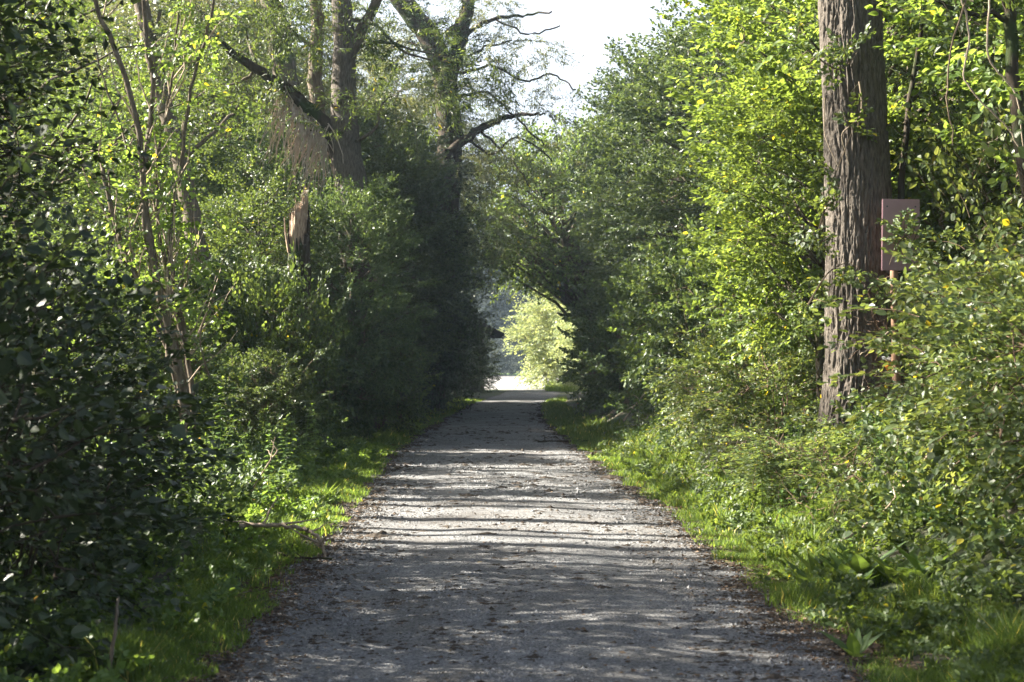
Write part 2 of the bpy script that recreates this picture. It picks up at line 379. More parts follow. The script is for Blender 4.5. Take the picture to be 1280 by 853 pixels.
def place_sprays(lm, tm, kind, base, dirs, scale, rng, hi=False, twigs=True, keep=1.0, up=None):
    protos = SP[kind]; pi = rng.integers(0, len(protos), len(base))
    dirs = nrm(dirs)
    z = (np.array([0, 0, 1.]) if up is None else up) + rng.normal(0, .25, (len(base), 3))
    yv = nrm(np.cross(z, dirs)); zv = np.cross(dirs, yv)
    R = np.stack([dirs, yv, zv], 2)           # columns = local axes
    for k, pr in enumerate(protos):
        idx = np.where(pi == k)[0]
        if not len(idx): continue
        Rk = R[idx]; s = scale[idx][:, None, None]
        P = np.einsum('nij,mj->nmi', Rk, pr['P']) * s + base[idx][:, None]
        D = np.einsum('nij,mj->nmi', Rk, pr['D']); N = np.einsum('nij,mj->nmi', Rk, pr['N'])
        m = len(pr['P']); n = len(idx)
        ls = np.sqrt(scale[idx])[:, None]
        L = (pr['L'][None] * ls * rng.uniform(.8, 1.2, (n, m))).ravel(); W = (pr['W'][None] * ls * rng.uniform(.8, 1.2, (n, m))).ravel()
        cl = rng.uniform(-.18, .18, (n, 1))
        r = np.clip(rng.beta(2, 2, (n, m)) + cl, 0, .93); r = np.where(rng.random((n, m)) < .006, 1, r).ravel()
        D = D.reshape(-1, 3) + rng.normal(0, .12, (n * m, 3)); N = N.reshape(-1, 3) + rng.normal(0, .12, (n * m, 3)); P = P.reshape(-1, 3)
        if keep < 1:
            q = rng.random(n * m) < keep; P, D, N, L, W, r = P[q], D[q], N[q], L[q], W[q], r[q]
        leaves(lm, P, D, N, L, W, r, hi)
        if twigs:
            for j, ii in enumerate(idx):
                for tp, tr in pr['T'][: (len(pr['T']) if twigs == 2 else 1)]:
                    tube(tm, (R[ii] @ tp.T).T * scale[ii] + base[ii], tr * max(.7, scale[ii]), 3, cap=False)

def best_points(rng, c, r, k, shell=.5, zmin=None):
    pts = []
    c = np.asarray(c, float); r = np.asarray(r, float)
    while len(pts) < k:
        best = None; bd = -1
        for _ in range(8):
            u = rng.normal(0, 1, 3); u /= np.linalg.norm(u)
            q = u * (shell + (1 - shell) * rng.random()) ** .6
            if zmin is not None and c[2] + q[2] * r[2] < zmin: q[2] = abs(q[2])
            d = min([np.linalg.norm(q - p) for p in pts]) if pts else 1
            if d > bd: bd = d; best = q
        pts.append(best)
    return np.array(pts) * r + c

def make_crown(seed, kind, c, r, clumps, per, rc=.55, spl=1.0, hi=False, trunk=None, limb_r=.05, shell=.35, upb=.35, twigs=True, keep=1., zmin=None, limbs=True):
    """returns leaf MB, wood MB; trunk = polyline (points, radii)"""
    rng = np.random.default_rng(seed); lm, wm = MB(), MB()
    cc = best_points(rng, c, r, clumps, shell, zmin)
    if trunk is not None:
        tp, tr = np.asarray(trunk[0], float), np.asarray(trunk[1], float)
        tube(wm, tp, tr, 10)
    for q in cc:
        if trunk is not None and limbs:
            hd = np.linalg.norm(q[:2] - tp[:, :2].mean(0))
            za = np.clip(q[2] - hd * rng.uniform(.5, 1.0), tp[0, 2] + .15, tp[-1, 2])
            a = np.array([np.interp(za, tp[:, 2], tp[:, i]) for i in range(3)]); ra = np.interp(za, tp[:, 2], tr)
            pl = curve(a, q, rng, .08, .07, 7)
            tube(wm, pl, np.linspace(min(limb_r, ra * .7), .010, 7), 5)
        n = max(1, int(per * rng.uniform(.6, 1.4)))
        base = q + rng.normal(0, rc * .38, (n, 3))
        out = (base - np.asarray(c)) / np.asarray(r)
        dirs = nrm(out) * .8 + nrm(base - q) * .6 + rng.normal(0, .35, (n, 3)); dirs[:, 2] = dirs[:, 2] * .7 + upb
        s = spl * rng.uniform(.55, 1.15, n)
        if twigs:
            for b in base[::2]: tube(wm, np.array([q, (q + b) / 2 + rng.normal(0, .03, 3), b]), [.01, .007, .005], 3, cap=False)
        place_sprays(lm, wm, kind, base, dirs, s, rng, hi, twigs, keep)
    return lm, wm

def multi_stem(seed, n, h, spread, r0=.02):
    """stems of a shrub as tubes from the ground"""
    rng = np.random.default_rng(seed); wm = MB()
    for k in range(n):
        a = rng.uniform(0, 2 * PI); b = np.array([math.cos(a), math.sin(a), 0]) * rng.uniform(0, .25)
        e = np.array([math.cos(a) * spread * rng.uniform(.2, .9), math.sin(a) * spread * rng.uniform(.2, .9), h * rng.uniform(.6, 1)])
        b[2] = -.15
        tube(wm, curve(b, e, rng, .1, .05, 8), np.linspace(r0 * rng.uniform(.6, 1.2), .005, 8), 6)
    return wm

PROTO = {}
def shrub_proto(key, seed, kind, lmat, wmat, c, r, clumps, per, hi=True, stems=9, **kw):
    lm, _ = MB(), None
    lm, wm = make_crown(seed, kind, c, r, clumps, per, hi=hi, trunk=None, **kw)
    ws = multi_stem(seed + 1, stems, c[2] + r[2] * .7, r[0] * .8)
    if wm.n: ws.add(np.concatenate(wm.v), np.concatenate(wm.f))
    PROTO[key] = [('foliage', lm.mesh('foliage_' + key, M[lmat])), ('stems', ws.mesh('stems_' + key, M[wmat], True))]
def tree_proto(key, seed, kind, lmat, wmat, c, r, clumps, per, trunk, hi=False, **kw):
    lm, wm = make_crown(seed, kind, c, r, clumps, per, hi=hi, trunk=trunk, **kw)
    PROTO[key] = [('crown', lm.mesh('crown_' + key, M[lmat])), ('trunk', wm.mesh('trunk_' + key, M[wmat], True))]

def wobtrunk(seed, h, r0, r1, lean=(0, 0), k=9, wob=.05):
    rng = np.random.default_rng(seed); z = np.linspace(-.3, h, k)
    t = z / h
    p = np.stack([lean[0] * t + np.cumsum(rng.normal(0, wob, k)), lean[1] * t + np.cumsum(rng.normal(0, wob, k)), z], 1); p[:, :2] -= p[0, :2]
    r = r1 + (r0 - r1) * (1 - np.clip(t, 0, 1)) ** .8; r[0] *= 1.3
    return p, r

# shrubs about 2.2 m high and 2.4 m wide
shrub_proto('hazelA', 1, 'hazel', 'hazel', 'twig', (0, 0, 1.15), (1.05, 1.05, 1.0), 46, 8, spl=.62, zmin=.15)
shrub_proto('hazelB', 2, 'hazel', 'hazel', 'twig', (0, 0, 1.15), (1.05, 1.05, 1.0), 46, 8, spl=.62, zmin=.15)
shrub_proto('dogA', 3, 'dogwood', 'dogwood', 'twig', (0, 0, 1.15), (1.05, 1.05, 1.05), 46, 8, spl=.6, zmin=.15)
shrub_proto('dogB', 4, 'dogwood', 'dogwood', 'twig', (0, 0, 1.15), (1.05, 1.05, 1.05), 46, 8, spl=.6, zmin=.15)
shrub_proto('bramA', 5, 'bramble', 'bramble', 'deadbrown', (0, 0, .7), (1.1, 1.1, .75), 50, 9, spl=.55, zmin=.1, upb=.1)
shrub_proto('bramB', 6, 'bramble', 'bramble', 'deadbrown', (0, 0, .7), (1.1, 1.1, .75), 50, 9, spl=.55, zmin=.1, upb=.1)
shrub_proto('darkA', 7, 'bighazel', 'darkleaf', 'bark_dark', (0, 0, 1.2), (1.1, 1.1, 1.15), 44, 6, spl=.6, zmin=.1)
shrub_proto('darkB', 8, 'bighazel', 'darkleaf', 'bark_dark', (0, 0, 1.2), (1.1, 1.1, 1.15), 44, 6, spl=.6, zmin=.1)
shrub_proto('bigA_s', 21, 'bighazel', 'bramble', 'twig', (0, 0, 1.15), (1.05, 1.05, 1.05), 46, 6, spl=.6, zmin=.1)
shrub_proto('bigB_s', 23, 'maple', 'maple', 'twig', (0, 0, 1.15), (1.05, 1.05, 1.05), 40, 6, spl=.6, zmin=.1)
# trees
tree_proto('youngA', 11, 'hazel', 'hazel', 'bark_mid', (0, 0, 4.2), (2.0, 2.0, 3.6), 85, 10, wobtrunk(1, 6.5, .11, .02), rc=.7, spl=.9)
tree_proto('youngB', 12, 'dogwood', 'dogwood', 'bark_mid', (0, 0, 4.2), (2.1, 2.1, 3.7), 85, 10, wobtrunk(2, 6.8, .11, .02), rc=.7, spl=.9)
tree_proto('darkT', 13, 'bighazel', 'darkleaf', 'bark_dark', (0, 0, 4.4), (2.2, 2.2, 4.1), 90, 8, wobtrunk(3, 7.4, .14, .02), rc=.8, spl=1.0)
tree_proto('mapleT', 14, 'maple', 'maple', 'bark_mid', (0, 0, 5.0), (2.2, 2.2, 3.0), 66, 10, wobtrunk(4, 6.8, .12, .02), hi=True, rc=.7, spl=.9)
tree_proto('bigA', 15, 'far', 'dogwood', 'bark_mid', (0, 0, 7.2), (3.9, 3.9, 6.2), 140, 12, wobtrunk(5, 12, .24, .04, wob=.12), rc=1.2, spl=1.25, limb_r=.09)
tree_proto('bigB', 16, 'far', 'hazel', 'bark_mid', (0, 0, 8.4), (3.9, 3.9, 5.6), 130, 11, wobtrunk(6, 12.5, .24, .04, wob=.12), rc=1.2, spl=1.25, limb_r=.09)
tree_proto('willowT', 17, 'willow', 'willow', 'bark_mid', (0, 0, 9.5), (4.6, 4.6, 5.6), 120, 13, wobtrunk(7, 13, .30, .05, wob=.15), rc=1.2, spl=1.5, limb_r=.10, upb=-.1, shell=.2)
tree_proto('sparseT', 18, 'hazel', 'hazel', 'bark_mid', (0, 0, 6.0), (2.4, 2.4, 2.8), 26, 5, wobtrunk(8, 8, .12, .02, wob=.1), rc=.6, spl=.8, limb_r=.04)
tree_proto('archT', 22, 'far', 'hazel', 'bark_mid', (-2.0, 0, 6.9), (3.7, 3.4, 2.6), 85, 10, (np.array([[0, 0, -.3], [0, 0, 1.5], [-.2, 0, 3], [-.8, 0, 4.8], [-1.6, 0, 6.4], [-2.4, 0, 8.2]]), np.array([.24, .2, .17, .14, .10, .04])), rc=1.0, spl=1.1, limb_r=.08)
shrub_proto('pale', 19, 'far', 'paleleaf', 'twig', (0, 0, 2.6), (2.3, 2.3, 2.6), 110, 9, hi=False, spl=1.0, zmin=.1, upb=.1)

def put(key, name, x, y, s=1., sz=None, rz=None, label='', cat='', group=None, z=None, lean=None):
    global _n
    _n = globals().get('_n', 0) + 1
    rr = random.Random(_n * 7 + 3)
    o = empty(name, (x, y, float(H(x, y)) - .05 if z is None else z), rr.uniform(0, 6.28) if rz is None else rz)
    if lean: o.rotation_euler = (lean[0], lean[1], o.rotation_euler[2])
    o.scale = (s, s, s if sz is None else sz)
    for pn, me in PROTO[key]: link(pn, me, o)
    return tag(o, label, cat, group)
def PX(px, Y): return (px - 640) / FPX * Y

# ---- left foreground: deep shade
S = 'shrub'; T = 'tree'
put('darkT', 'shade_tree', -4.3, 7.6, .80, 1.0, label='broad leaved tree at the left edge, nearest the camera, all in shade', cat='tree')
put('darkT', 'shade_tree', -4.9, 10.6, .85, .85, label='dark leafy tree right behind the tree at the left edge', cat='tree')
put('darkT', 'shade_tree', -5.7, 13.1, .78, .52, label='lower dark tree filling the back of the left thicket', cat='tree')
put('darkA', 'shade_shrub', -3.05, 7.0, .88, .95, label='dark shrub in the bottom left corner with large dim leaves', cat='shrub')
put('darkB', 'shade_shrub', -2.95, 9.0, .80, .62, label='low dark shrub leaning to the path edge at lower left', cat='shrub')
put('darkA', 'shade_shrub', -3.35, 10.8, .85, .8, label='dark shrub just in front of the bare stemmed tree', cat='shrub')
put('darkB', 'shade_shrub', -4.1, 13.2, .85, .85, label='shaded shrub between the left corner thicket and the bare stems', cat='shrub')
# outside the frame, on the sun side: what shades the foreground
for (x, y, s, lb) in [(-7.5, 8.5, 1.2, 'airy tree standing beyond the tree at the left edge'), (-8.4, 10.6, 1.0, 'airy tree beyond the second tree of the left thicket'), (-6.6, 5.0, 1.1, 'tall dark tree left of the camera, casting shade on the path')]:
    put('darkT' if x > -7 else 'sparseT', 'shade_tree', x, y, s, label=lb, cat='tree')

# ---- left middle: sunlit gap
put('sparseT', 'airy_tree', -7.1, 21.5, .8, label='airy sunlit tree behind the pale bare stems', cat='tree')
put('sparseT', 'airy_tree', -7.2, 25.0, 1.0, label='airy tree left of the slanted dim trunk', cat='tree')
tree_proto('poleT', 120, 'hazel', 'hazel', 'bark_mid', (0, 0, 11.8), (1.3, 1.3, 2.4), 8, 4, wobtrunk(30, 13.5, .13, .03, wob=.07), rc=.5, spl=.8, limb_r=.035)
for i, (x, y, sc_) in enumerate([(-9.2, 15.3, .9), (-7.6, 16.6, .8), (-10.5, 18.2, 1.1), (-8.6, 19.2, .9), (-11.5, 20.8, 1.2), (-9.4, 22.3, .8), (-12.5, 23.4, 1.1), (-8.9, 24.9, .9), (-13.0, 26.5, 1.0), (-9.8, 27.5, .9), (-12.2, 29.8, 1.0), (-10.6, 32.5, 1.1), (-14.5, 17.0, 1.2), (-16.0, 21.5, 1.3), (-7.0, 14.2, .7), (-10.2, 13.2, 1.0), (-8.0, 17.7, .8), (-7.4, 15.4, .75), (-9.8, 16.6, .9), (-8.2, 13.6, .8), (-7.8, 20.6, .8), (-11.0, 14.6, .9)]):
    put('poleT', 'pole_tree', x, y, sc_, 1.0, label='slender tall tree in the sunny wood left of the frame', cat='tree', group='slender trees left of the frame')
put('dogA', 'green_shrub', -3.7, 23.5, .62, label='low green shrub behind the sunlit nettles', cat='shrub')
put('hazelA', 'green_shrub', -4.9, 21.5, .8, label='sunlit hazel shrub at the foot of the bare stems', cat='shrub')
put('dogB', 'green_shrub', -5.4, 27.0, 1.1, 1.25, label='tall bluish green shrub left of the broken trunk', cat='shrub')
put('dogA', 'green_shrub', -3.6, 30.5, .95, 1.15, label='green shrub in front of the broken trunk foot', cat='shrub')
put('hazelB', 'green_shrub', -6.9, 30.0, 1.2, 1.35, label='rounded green shrub far left of the broken trunk', cat='shrub')
put('hazelA', 'green_shrub', -2.9, 34.0, .85, 1.0, label='bright tipped shrub by the grass right of the broken trunk', cat='shrub')
put('youngB', 'young_tree', -5.4, 36.0, .95, .85, label='bushy young tree behind the broken trunk', cat='tree')
put('youngA', 'young_tree', -8.6, 36.0, 1.1, 1.0, label='bushy young tree left of the dim slanted trunk', cat='tree')
put('youngB', 'young_tree', -3.9, 41.5, .95, .95, label='bushy young tree under the large forked tree', cat='tree')
put('youngB', 'young_tree', -12.0, 41.0, 1.2, 1.1, label='young tree in the wood at the far left', cat='tree')
put('hazelB', 'green_shrub', -3.85, 26.2, .66, 1.2, label='slim green shrub covering the lower half of the broken trunk', cat='shrub')
# ---- left hedge in deep shade along the path
hl = ['first dark hedge tree where the left grass strip ends', 'second dark hedge tree on the left of the path',
      'dark hedge tree standing behind the first two on the left', 'dark hedge tree halfway to the shed', 'tall dark tree left of the shed',
      'dark ivy covered tree right in front of the shed wall', 'dark tree behind the hedge below the ivy clad trunk']
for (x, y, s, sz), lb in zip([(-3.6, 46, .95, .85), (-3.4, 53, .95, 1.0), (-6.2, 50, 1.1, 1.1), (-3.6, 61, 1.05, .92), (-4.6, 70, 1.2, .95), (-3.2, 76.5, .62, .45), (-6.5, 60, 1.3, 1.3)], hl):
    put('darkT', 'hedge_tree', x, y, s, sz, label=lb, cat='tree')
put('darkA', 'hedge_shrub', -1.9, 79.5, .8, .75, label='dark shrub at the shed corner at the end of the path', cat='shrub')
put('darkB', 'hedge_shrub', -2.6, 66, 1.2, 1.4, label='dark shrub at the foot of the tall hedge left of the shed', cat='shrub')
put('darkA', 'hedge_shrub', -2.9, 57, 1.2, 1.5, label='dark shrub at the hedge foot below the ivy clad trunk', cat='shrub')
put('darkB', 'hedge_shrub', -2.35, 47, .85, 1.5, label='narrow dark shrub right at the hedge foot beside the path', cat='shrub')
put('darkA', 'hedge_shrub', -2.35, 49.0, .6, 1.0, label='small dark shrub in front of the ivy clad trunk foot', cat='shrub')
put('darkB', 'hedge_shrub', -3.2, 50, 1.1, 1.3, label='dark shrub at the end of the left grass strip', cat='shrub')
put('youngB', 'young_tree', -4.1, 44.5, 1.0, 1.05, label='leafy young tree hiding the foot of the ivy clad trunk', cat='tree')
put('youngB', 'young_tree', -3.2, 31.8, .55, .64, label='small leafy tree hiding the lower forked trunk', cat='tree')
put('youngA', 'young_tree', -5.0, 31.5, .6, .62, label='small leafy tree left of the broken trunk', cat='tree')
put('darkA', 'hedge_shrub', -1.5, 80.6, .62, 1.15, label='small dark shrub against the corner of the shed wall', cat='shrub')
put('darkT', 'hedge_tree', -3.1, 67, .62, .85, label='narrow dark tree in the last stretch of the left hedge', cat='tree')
# ---- left background
for (k, x, y, s, lb) in [('bigA', -9.5, 48, .9, 'large tree behind the curtain of hanging dead stems'), ('willowT', -4.6, 54.5, .8, 'grey green willow around the ivy clad trunk'),
                     ('bigB', -14, 52, 1.0, 'large tree behind the top left branches'), ('bigA', -19, 60, 1.2, 'large background tree nearest the left edge'),
                     ('willowT', -8.2, 44, .85, 'willow with drooping leaves around the forked tree top'),
                     ('bigB', -12, 72, 1.1, 'tall background tree behind the forked tree'), ('bigA', -22, 80, 1.3, 'far background tree at upper left'),
                     ('bigA', -22, 88, 1.0, 'background tree behind the shed')]:
    put(k, 'large_tree', x, y, s, label=lb, cat='tree')
# ---- right side, near to far
put('bramA', 'bramble_bush', 4.0, 10.6, .85, .8, label='bramble bush at the lower right corner', cat='shrub')
put('bramB', 'bramble_bush', 4.55, 13.0, 1.1, .85, label='bramble bush with yellowing leaves right of the long pale stick', cat='shrub')
put('bramA', 'bramble_bush', 3.2, 16.2, .7, .33, label='low bramble bush in front of the big trunk foot', cat='shrub')
put('bramB', 'bramble_bush', 5.35, 15.2, 1.05, 1.2, label='sunlit bramble bush below and right of the board', cat='shrub')
put('bramA', 'bramble_bush', 3.3, 19.6, .75, .7, label='low bramble bush left of the big trunk foot', cat='shrub')
put('bramB', 'bramble_bush', 3.3, 23.0, .8, .75, label='bramble bush at the grass edge in the middle right', cat='shrub')
put('bigA_s', 'leafy_shrub', 5.9, 13.4, 1.1, 1.4, label='tall leafy shrub at the right edge below the dangling vines', cat='shrub')
put('bigA_s', 'leafy_shrub', 5.6, 17.3, 1.0, 1.55, label='tall leafy shrub just right of the board', cat='shrub')
put('bigB_s', 'leafy_shrub', 3.7, 21.2, .95, 1.2, label='bright leafy shrub just left of the big trunk', cat='shrub')
put('dogA', 'leafy_shrub', 3.5, 27.0, 1.0, 1.2, label='dense shrub behind the low brambles in the middle right', cat='shrub')
put('hazelA', 'leafy_shrub', 3.3, 31.0, .9, 1.1, label='shrub with bright tips half way along the right verge', cat='shrub')
put('mapleT', 'maple_tree', 4.6, 20.4, .88, .82, label='young maple with glowing yellow green leaves left of the big trunk', cat='tree')
put('mapleT', 'maple_tree', 3.75, 19.4, .56, .52, label='small bright maple with low branches just left of the big trunk', cat='tree')
put('mapleT', 'maple_tree', 6.6, 16.6, .95, .9, label='leafy maple at the upper right edge', cat='tree')
put('youngA', 'young_tree', 7.2, 20.5, 1.1, 1.0, label='bushy young tree behind the board', cat='tree')
put('youngA', 'young_tree', 5.7, 25.5, 1.0, .95, label='bushy tree directly behind the glowing maple', cat='tree')
put('youngB', 'young_tree', 4.7, 32.0, 1.0, 1.05, label='dark green young tree left of the glowing maple', cat='tree')
put('youngB', 'young_tree', 4.3, 39.0, 1.0, 1.1, label='glossy leaved tree in the middle of the right tree wall', cat='tree')
put('dogB', 'leafy_shrub', 2.7, 38.0, .9, 1.0, label='dark glossy shrub by the fallen log', cat='shrub')
put('dogA', 'leafy_shrub', 3.5, 45.0, 1.2, 1.3, label='grey green shrub leaning toward the path before the pale willow', cat='shrub')
put('dogB', 'leafy_shrub', 4.5, 53.0, 1.3, 1.4, label='shrub below the arch of branches on the right', cat='shrub')
put('dogA', 'leafy_shrub', 5.2, 63.0, 1.4, 1.4, label='farthest dark shrub before the pale willow', cat='shrub')
put('youngB', 'young_tree', 5.1, 48.0, 1.15, 1.3, label='rounded tree overhanging the right half of the path', cat='tree')
put('youngB', 'young_tree', 6.2, 59.0, 1.2, 1.5, label='tree that arches over the far end of the path', cat='tree')
put('bigA', 'large_tree', 6.3, 66.0, .98, label='tall round topped tree against the white sky', cat='tree')
put('archT', 'arching_tree', 3.3, 62.0, .95, 1.02, rz=0, label='leaning tree whose crown arches over the far end of the path', cat='tree')
put('archT', 'arching_tree', 3.9, 74.0, .85, 1.12, rz=.3, label='smaller leaning tree behind the arching crown', cat='tree')
put('bigB', 'large_tree', 9.5, 45.0, 1.0, label='large dark tree rising behind the glowing maple', cat='tree')
put('bigA', 'large_tree', 9.2, 33.0, .85, label='large tree filling the top right behind the big trunk', cat='tree')
put('bigB', 'large_tree', 13.5, 38.0, 1.0, label='large background tree at the right edge', cat='tree')
put('bigB', 'large_tree', 15.0, 60.0, 1.2, label='far background tree behind the right wood', cat='tree')
put('bigA', 'large_tree', 8.6, 75.0, .9, label='background tree behind the tall round topped tree', cat='tree')
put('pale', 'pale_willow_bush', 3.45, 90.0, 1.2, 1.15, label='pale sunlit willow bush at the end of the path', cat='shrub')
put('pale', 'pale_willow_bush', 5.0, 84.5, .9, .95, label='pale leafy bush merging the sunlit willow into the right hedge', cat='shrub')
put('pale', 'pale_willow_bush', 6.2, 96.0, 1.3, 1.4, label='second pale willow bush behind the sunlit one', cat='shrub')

# ------------------------------------------------------------------ individual trunks and built things
def W3(px, py, Y): return np.array([(px - 640) / FPX * Y, Y, CAMH + (450 - py) / FPX * Y])
def limb(mb, pts, r0, r1, sides=8, rng=None, sub=5, wob=.0, pw=1.0):
    """smooth tube through the given points"""
    pts = np.asarray(pts, float); n = len(pts)
    t = np.linspace(0, n - 1, (n - 1) * sub + 1); out = []
    for q in t:
        i = min(int(q), n - 2); f = q - i
        p0 = pts[max(i - 1, 0)]; p1 = pts[i]; p2 = pts[i + 1]; p3 = pts[min(i + 2, n - 1)]
        out.append(.5 * (2 * p1 + (p2 - p0) * f + (2 * p0 - 5 * p1 + 4 * p2 - p3) * f * f + (3 * p1 - p0 - 3 * p2 + p3) * f ** 3))
    out = np.array(out)
    if rng is not None and wob: out[1:-1] += rng.normal(0, wob, (len(out) - 2, 3))
    r = r1 + (r0 - r1) * (1 - np.linspace(0, 1, len(out))) ** pw
    tube(mb, out, r, sides); return out

# the big ridged trunk on the right
def ridged_trunk(axis, rad, seed, nz=1200, na=340):
    """bark modelled as real furrows; axis/rad are functions of height"""
    z = np.linspace(axis[0][2], axis[-1][2], nz); a = np.linspace(0, 2 * PI, na, endpoint=False)
    ax = np.stack([np.interp(z, axis[:, 2], axis[:, k]) for k in range(3)], 1)
    R = np.interp(z, axis[:, 2], rad)
    Z, A = np.meshgrid(z, a, indexing='ij')
    u = A / (2 * PI)
    def per(fx, fz, sd):      # noise that closes round the trunk
        w_ = sstep(.9, 1.0, u); return fbm(u * fx + fbm(u * 9, Z * 1.8, sd + 5, 2) * fx * .035, Z * fz, sd, 3) * (1 - w_) + fbm((u - 1) * fx + 50 * 0 + fbm((u - 1) * 9, Z * 1.8, sd + 5, 2) * fx * .035, Z * fz, sd, 3) * w_
    n1 = per(46, 2.4, seed); n2 = per(92, 6.0, seed + 3)
    rid = 1 - np.abs(n1 * 2 - 1) * 3.6; rid2 = 1 - np.abs(n2 * 2 - 1) * 3.6
    d = np.clip(rid, 0, 1) * .030 + np.clip(rid2, 0, 1) * .012 + (fbm(u * 150, Z * 30, seed + 8, 2) - .5) * .006
    flare = np.exp(-(Z - axis[0][2] - .25) / .35) * .10 * (1 + .5 * np.sin(A * 5 + 1))
    big = (fbm(np.cos(A) * 1.5 + 5, Z * .8 + np.sin(A), seed + 9, 2) - .5) * .04
    rr = R[:, None] - d + flare + big
    V = np.stack([ax[:, 0, None] + rr * np.cos(A), ax[:, 1, None] + rr * np.sin(A), Z], -1).reshape(-1, 3)
    i = np.arange(nz - 1)[:, None] * na; j = np.arange(na)[None]; j2 = (j + 1) % na
    a_, b_, c_, d_ = (i + j).ravel(), (i + j2).ravel(), (i + na + j2).ravel(), (i + na + j).ravel()
    mb = MB(); mb.add(V, np.concatenate([np.stack([a_, b_, c_], 1), np.stack([a_, c_, d_], 1)]), (np.clip(rid, 0, 1)).ravel())
    return mb
bx, by = 3.80, 17.6
root = empty('big_tree', (bx, by, 0))
tag(root, 'big tree trunk with deeply ridged bark on the right, half lit', 'tree')
ax = np.array([[0, 0, .55], [.02, 0, 2.0], [.03, 0, 3.2], [-.06, .05, 5.6], [-.15, .1, 8.5]])
tk = ridged_trunk(ax, np.array([.385, .375, .365, .34, .28]), 4).build('trunk', M['bark'], root, True)
rng = np.random.default_rng(77)
lm, wm = make_crown(71, 'far', (0, .4, 11.2), (3.6, 3.6, 3.2), 40, 8, rc=1.1, spl=1.1, trunk=(np.array([[-.14, .1, 8.3], [0, .2, 10], [.2, .3, 12.5]]), np.array([.28, .2, .05])), limb_r=.09)
wm.build('limb', M['bark_mid'], root, True); lm.build('crown', M['hazel'], root)

# ivy shoots and the hooked vine on that trunk
vb = MB()
limb(vb, [W3(1075, 100, 17.22), W3(1078, 125, 17.2), W3(1075, 145, 17.18), W3(1064, 155, 17.16), W3(1053, 167, 17.18), W3(1058, 190, 17.2), W3(1062, 205, 17.22)], .012, .004, 5)
limb(vb, [W3(1032, 120, 17.3), W3(1031, 160, 17.28), W3(1036, 180, 17.25), W3(1050, 210, 17.2)], .008, .003, 5)
vb.add(*[np.array([W3(1075, 100, 17.22), W3(1077, 100, 17.22), W3(1060, 118, 17.22)]), np.array([[0, 1, 2]])])
vo = vb.build('vine', M['dry'], None, True); tag(vo, 'thin pale vine hooked across the big ridged trunk', 'vine')
rng = np.random.default_rng(12)
def twig_sprays(name, label, cat, pts, kind, lmat, scale, n, spread, hi=True, dirb=(0, 0, 0), group=None, keep=1.):
    """a leafy shoot: its stem with sprays along it"""
    lm, wm = MB(), MB(); o = limb(wm, pts, .012, .004, 5)
    q = o[rng.integers(0, len(o), n)]; d = rng.normal(0, 1, (n, 3)) + np.array(dirb)
    place_sprays(lm, wm, kind, q + rng.normal(0, spread, (n, 3)), d, scale * rng.uniform(.6, 1.2, n), rng, hi, True, keep)
    r_ = empty(name, tuple(o[0])); tag(r_, label, cat, group)
    for pn, b, m_ in (('foliage', lm, lmat), ('stem', wm, 'twig')):
        b.v = [v - o[0] for v in b.v]; b.build(pn, M[m_], r_)
    return r_
twig_sprays('leafy_shoot', 'leafy shoot growing across the middle of the big trunk', 'plant', [W3(1020, 300, 17.0), W3(1040, 230, 16.95), W3(1065, 165, 16.95)], 'hazel', 'hazel', .32, 13, .05)
twig_sprays('leafy_shoot', 'leafy shoot crossing the top of the big trunk', 'plant', [W3(1010, 60, 16.9), W3(1050, 85, 16.9), W3(1075, 60, 16.9)], 'hazel', 'hazel', .3, 9, .05)
twig_sprays('leafy_shoot', 'leafy shoot with small leaves left of the board at trunk height', 'plant', [W3(1010, 380, 16.8), W3(1035, 340, 16.8), W3(1062, 325, 16.8)], 'dogwood', 'bramble', .3, 8, .05)

twig_sprays('leafy_shoot', 'leafy shoot hanging over the right half of the board', 'plant', [W3(1170, 300, 16.7), W3(1145, 290, 16.7), W3(1125, 300, 16.75), W3(1112, 330, 16.75)], 'hazel', 'bramble', .3, 12, .06)
twig_sprays('leafy_shoot', 'leafy shoot in front of the post under the board', 'plant', [W3(1140, 420, 16.7), W3(1122, 390, 16.7), W3(1108, 360, 16.75)], 'hazel', 'bramble', .3, 9, .05)
# board on its post, thin trunk behind, scrap
bd = empty('notice_board', (4.08, 17.05, 0)); tag(bd, 'faded mauve board on a weathered post beside the big trunk', 'sign')
def bevel_box(name, sx, sy, sz, loc, mat_, parent, bev=.006, rot=(0, 0, 0)):
    import bmesh
    bm = bmesh.new(); bmesh.ops.create_cube(bm, size=1)
    for v in bm.verts: v.co = Vector((v.co.x * sx, v.co.y * sy, v.co.z * sz))
    bmesh.ops.bevel(bm, geom=list(bm.edges), offset=bev, segments=2, affect='EDGES')
    me = bpy.data.meshes.new(name); bm.to_mesh(me); bm.free(); me.materials.append(mat_)
    o = bpy.data.objects.new(name, me); C.objects.link(o); o.location = loc; o.rotation_euler = rot; o.parent = parent; return o
bo = bevel_box('board', .40, .022, .76, (.05, -.06, 2.94), M['board'], bd, rot=(0, math.radians(.8), 0))
for dx, dz in ((-.15, .30), (.15, .30), (.15, -.30)):
    bevel_box('bolt', .018, .012, .018, (dx, -.016, dz), M['bolt'], bo, .004)
pb = MB(); limb(pb, [(0, 0, .4), (.01, 0, 1.6), (-.02, 0, 3.1)], .05, .042, 10, rng, 6, .004); pb.build('post', M['post'], bd, True)
tb = MB(); limb(tb, [(4.32, 17.75, .5), (4.27, 17.7, 1.6), (4.30, 17.8, 2.6), (4.42, 17.9, 4.2), (4.75, 18.1, 6.0)], .075, .02, 10, rng, 6, .006)
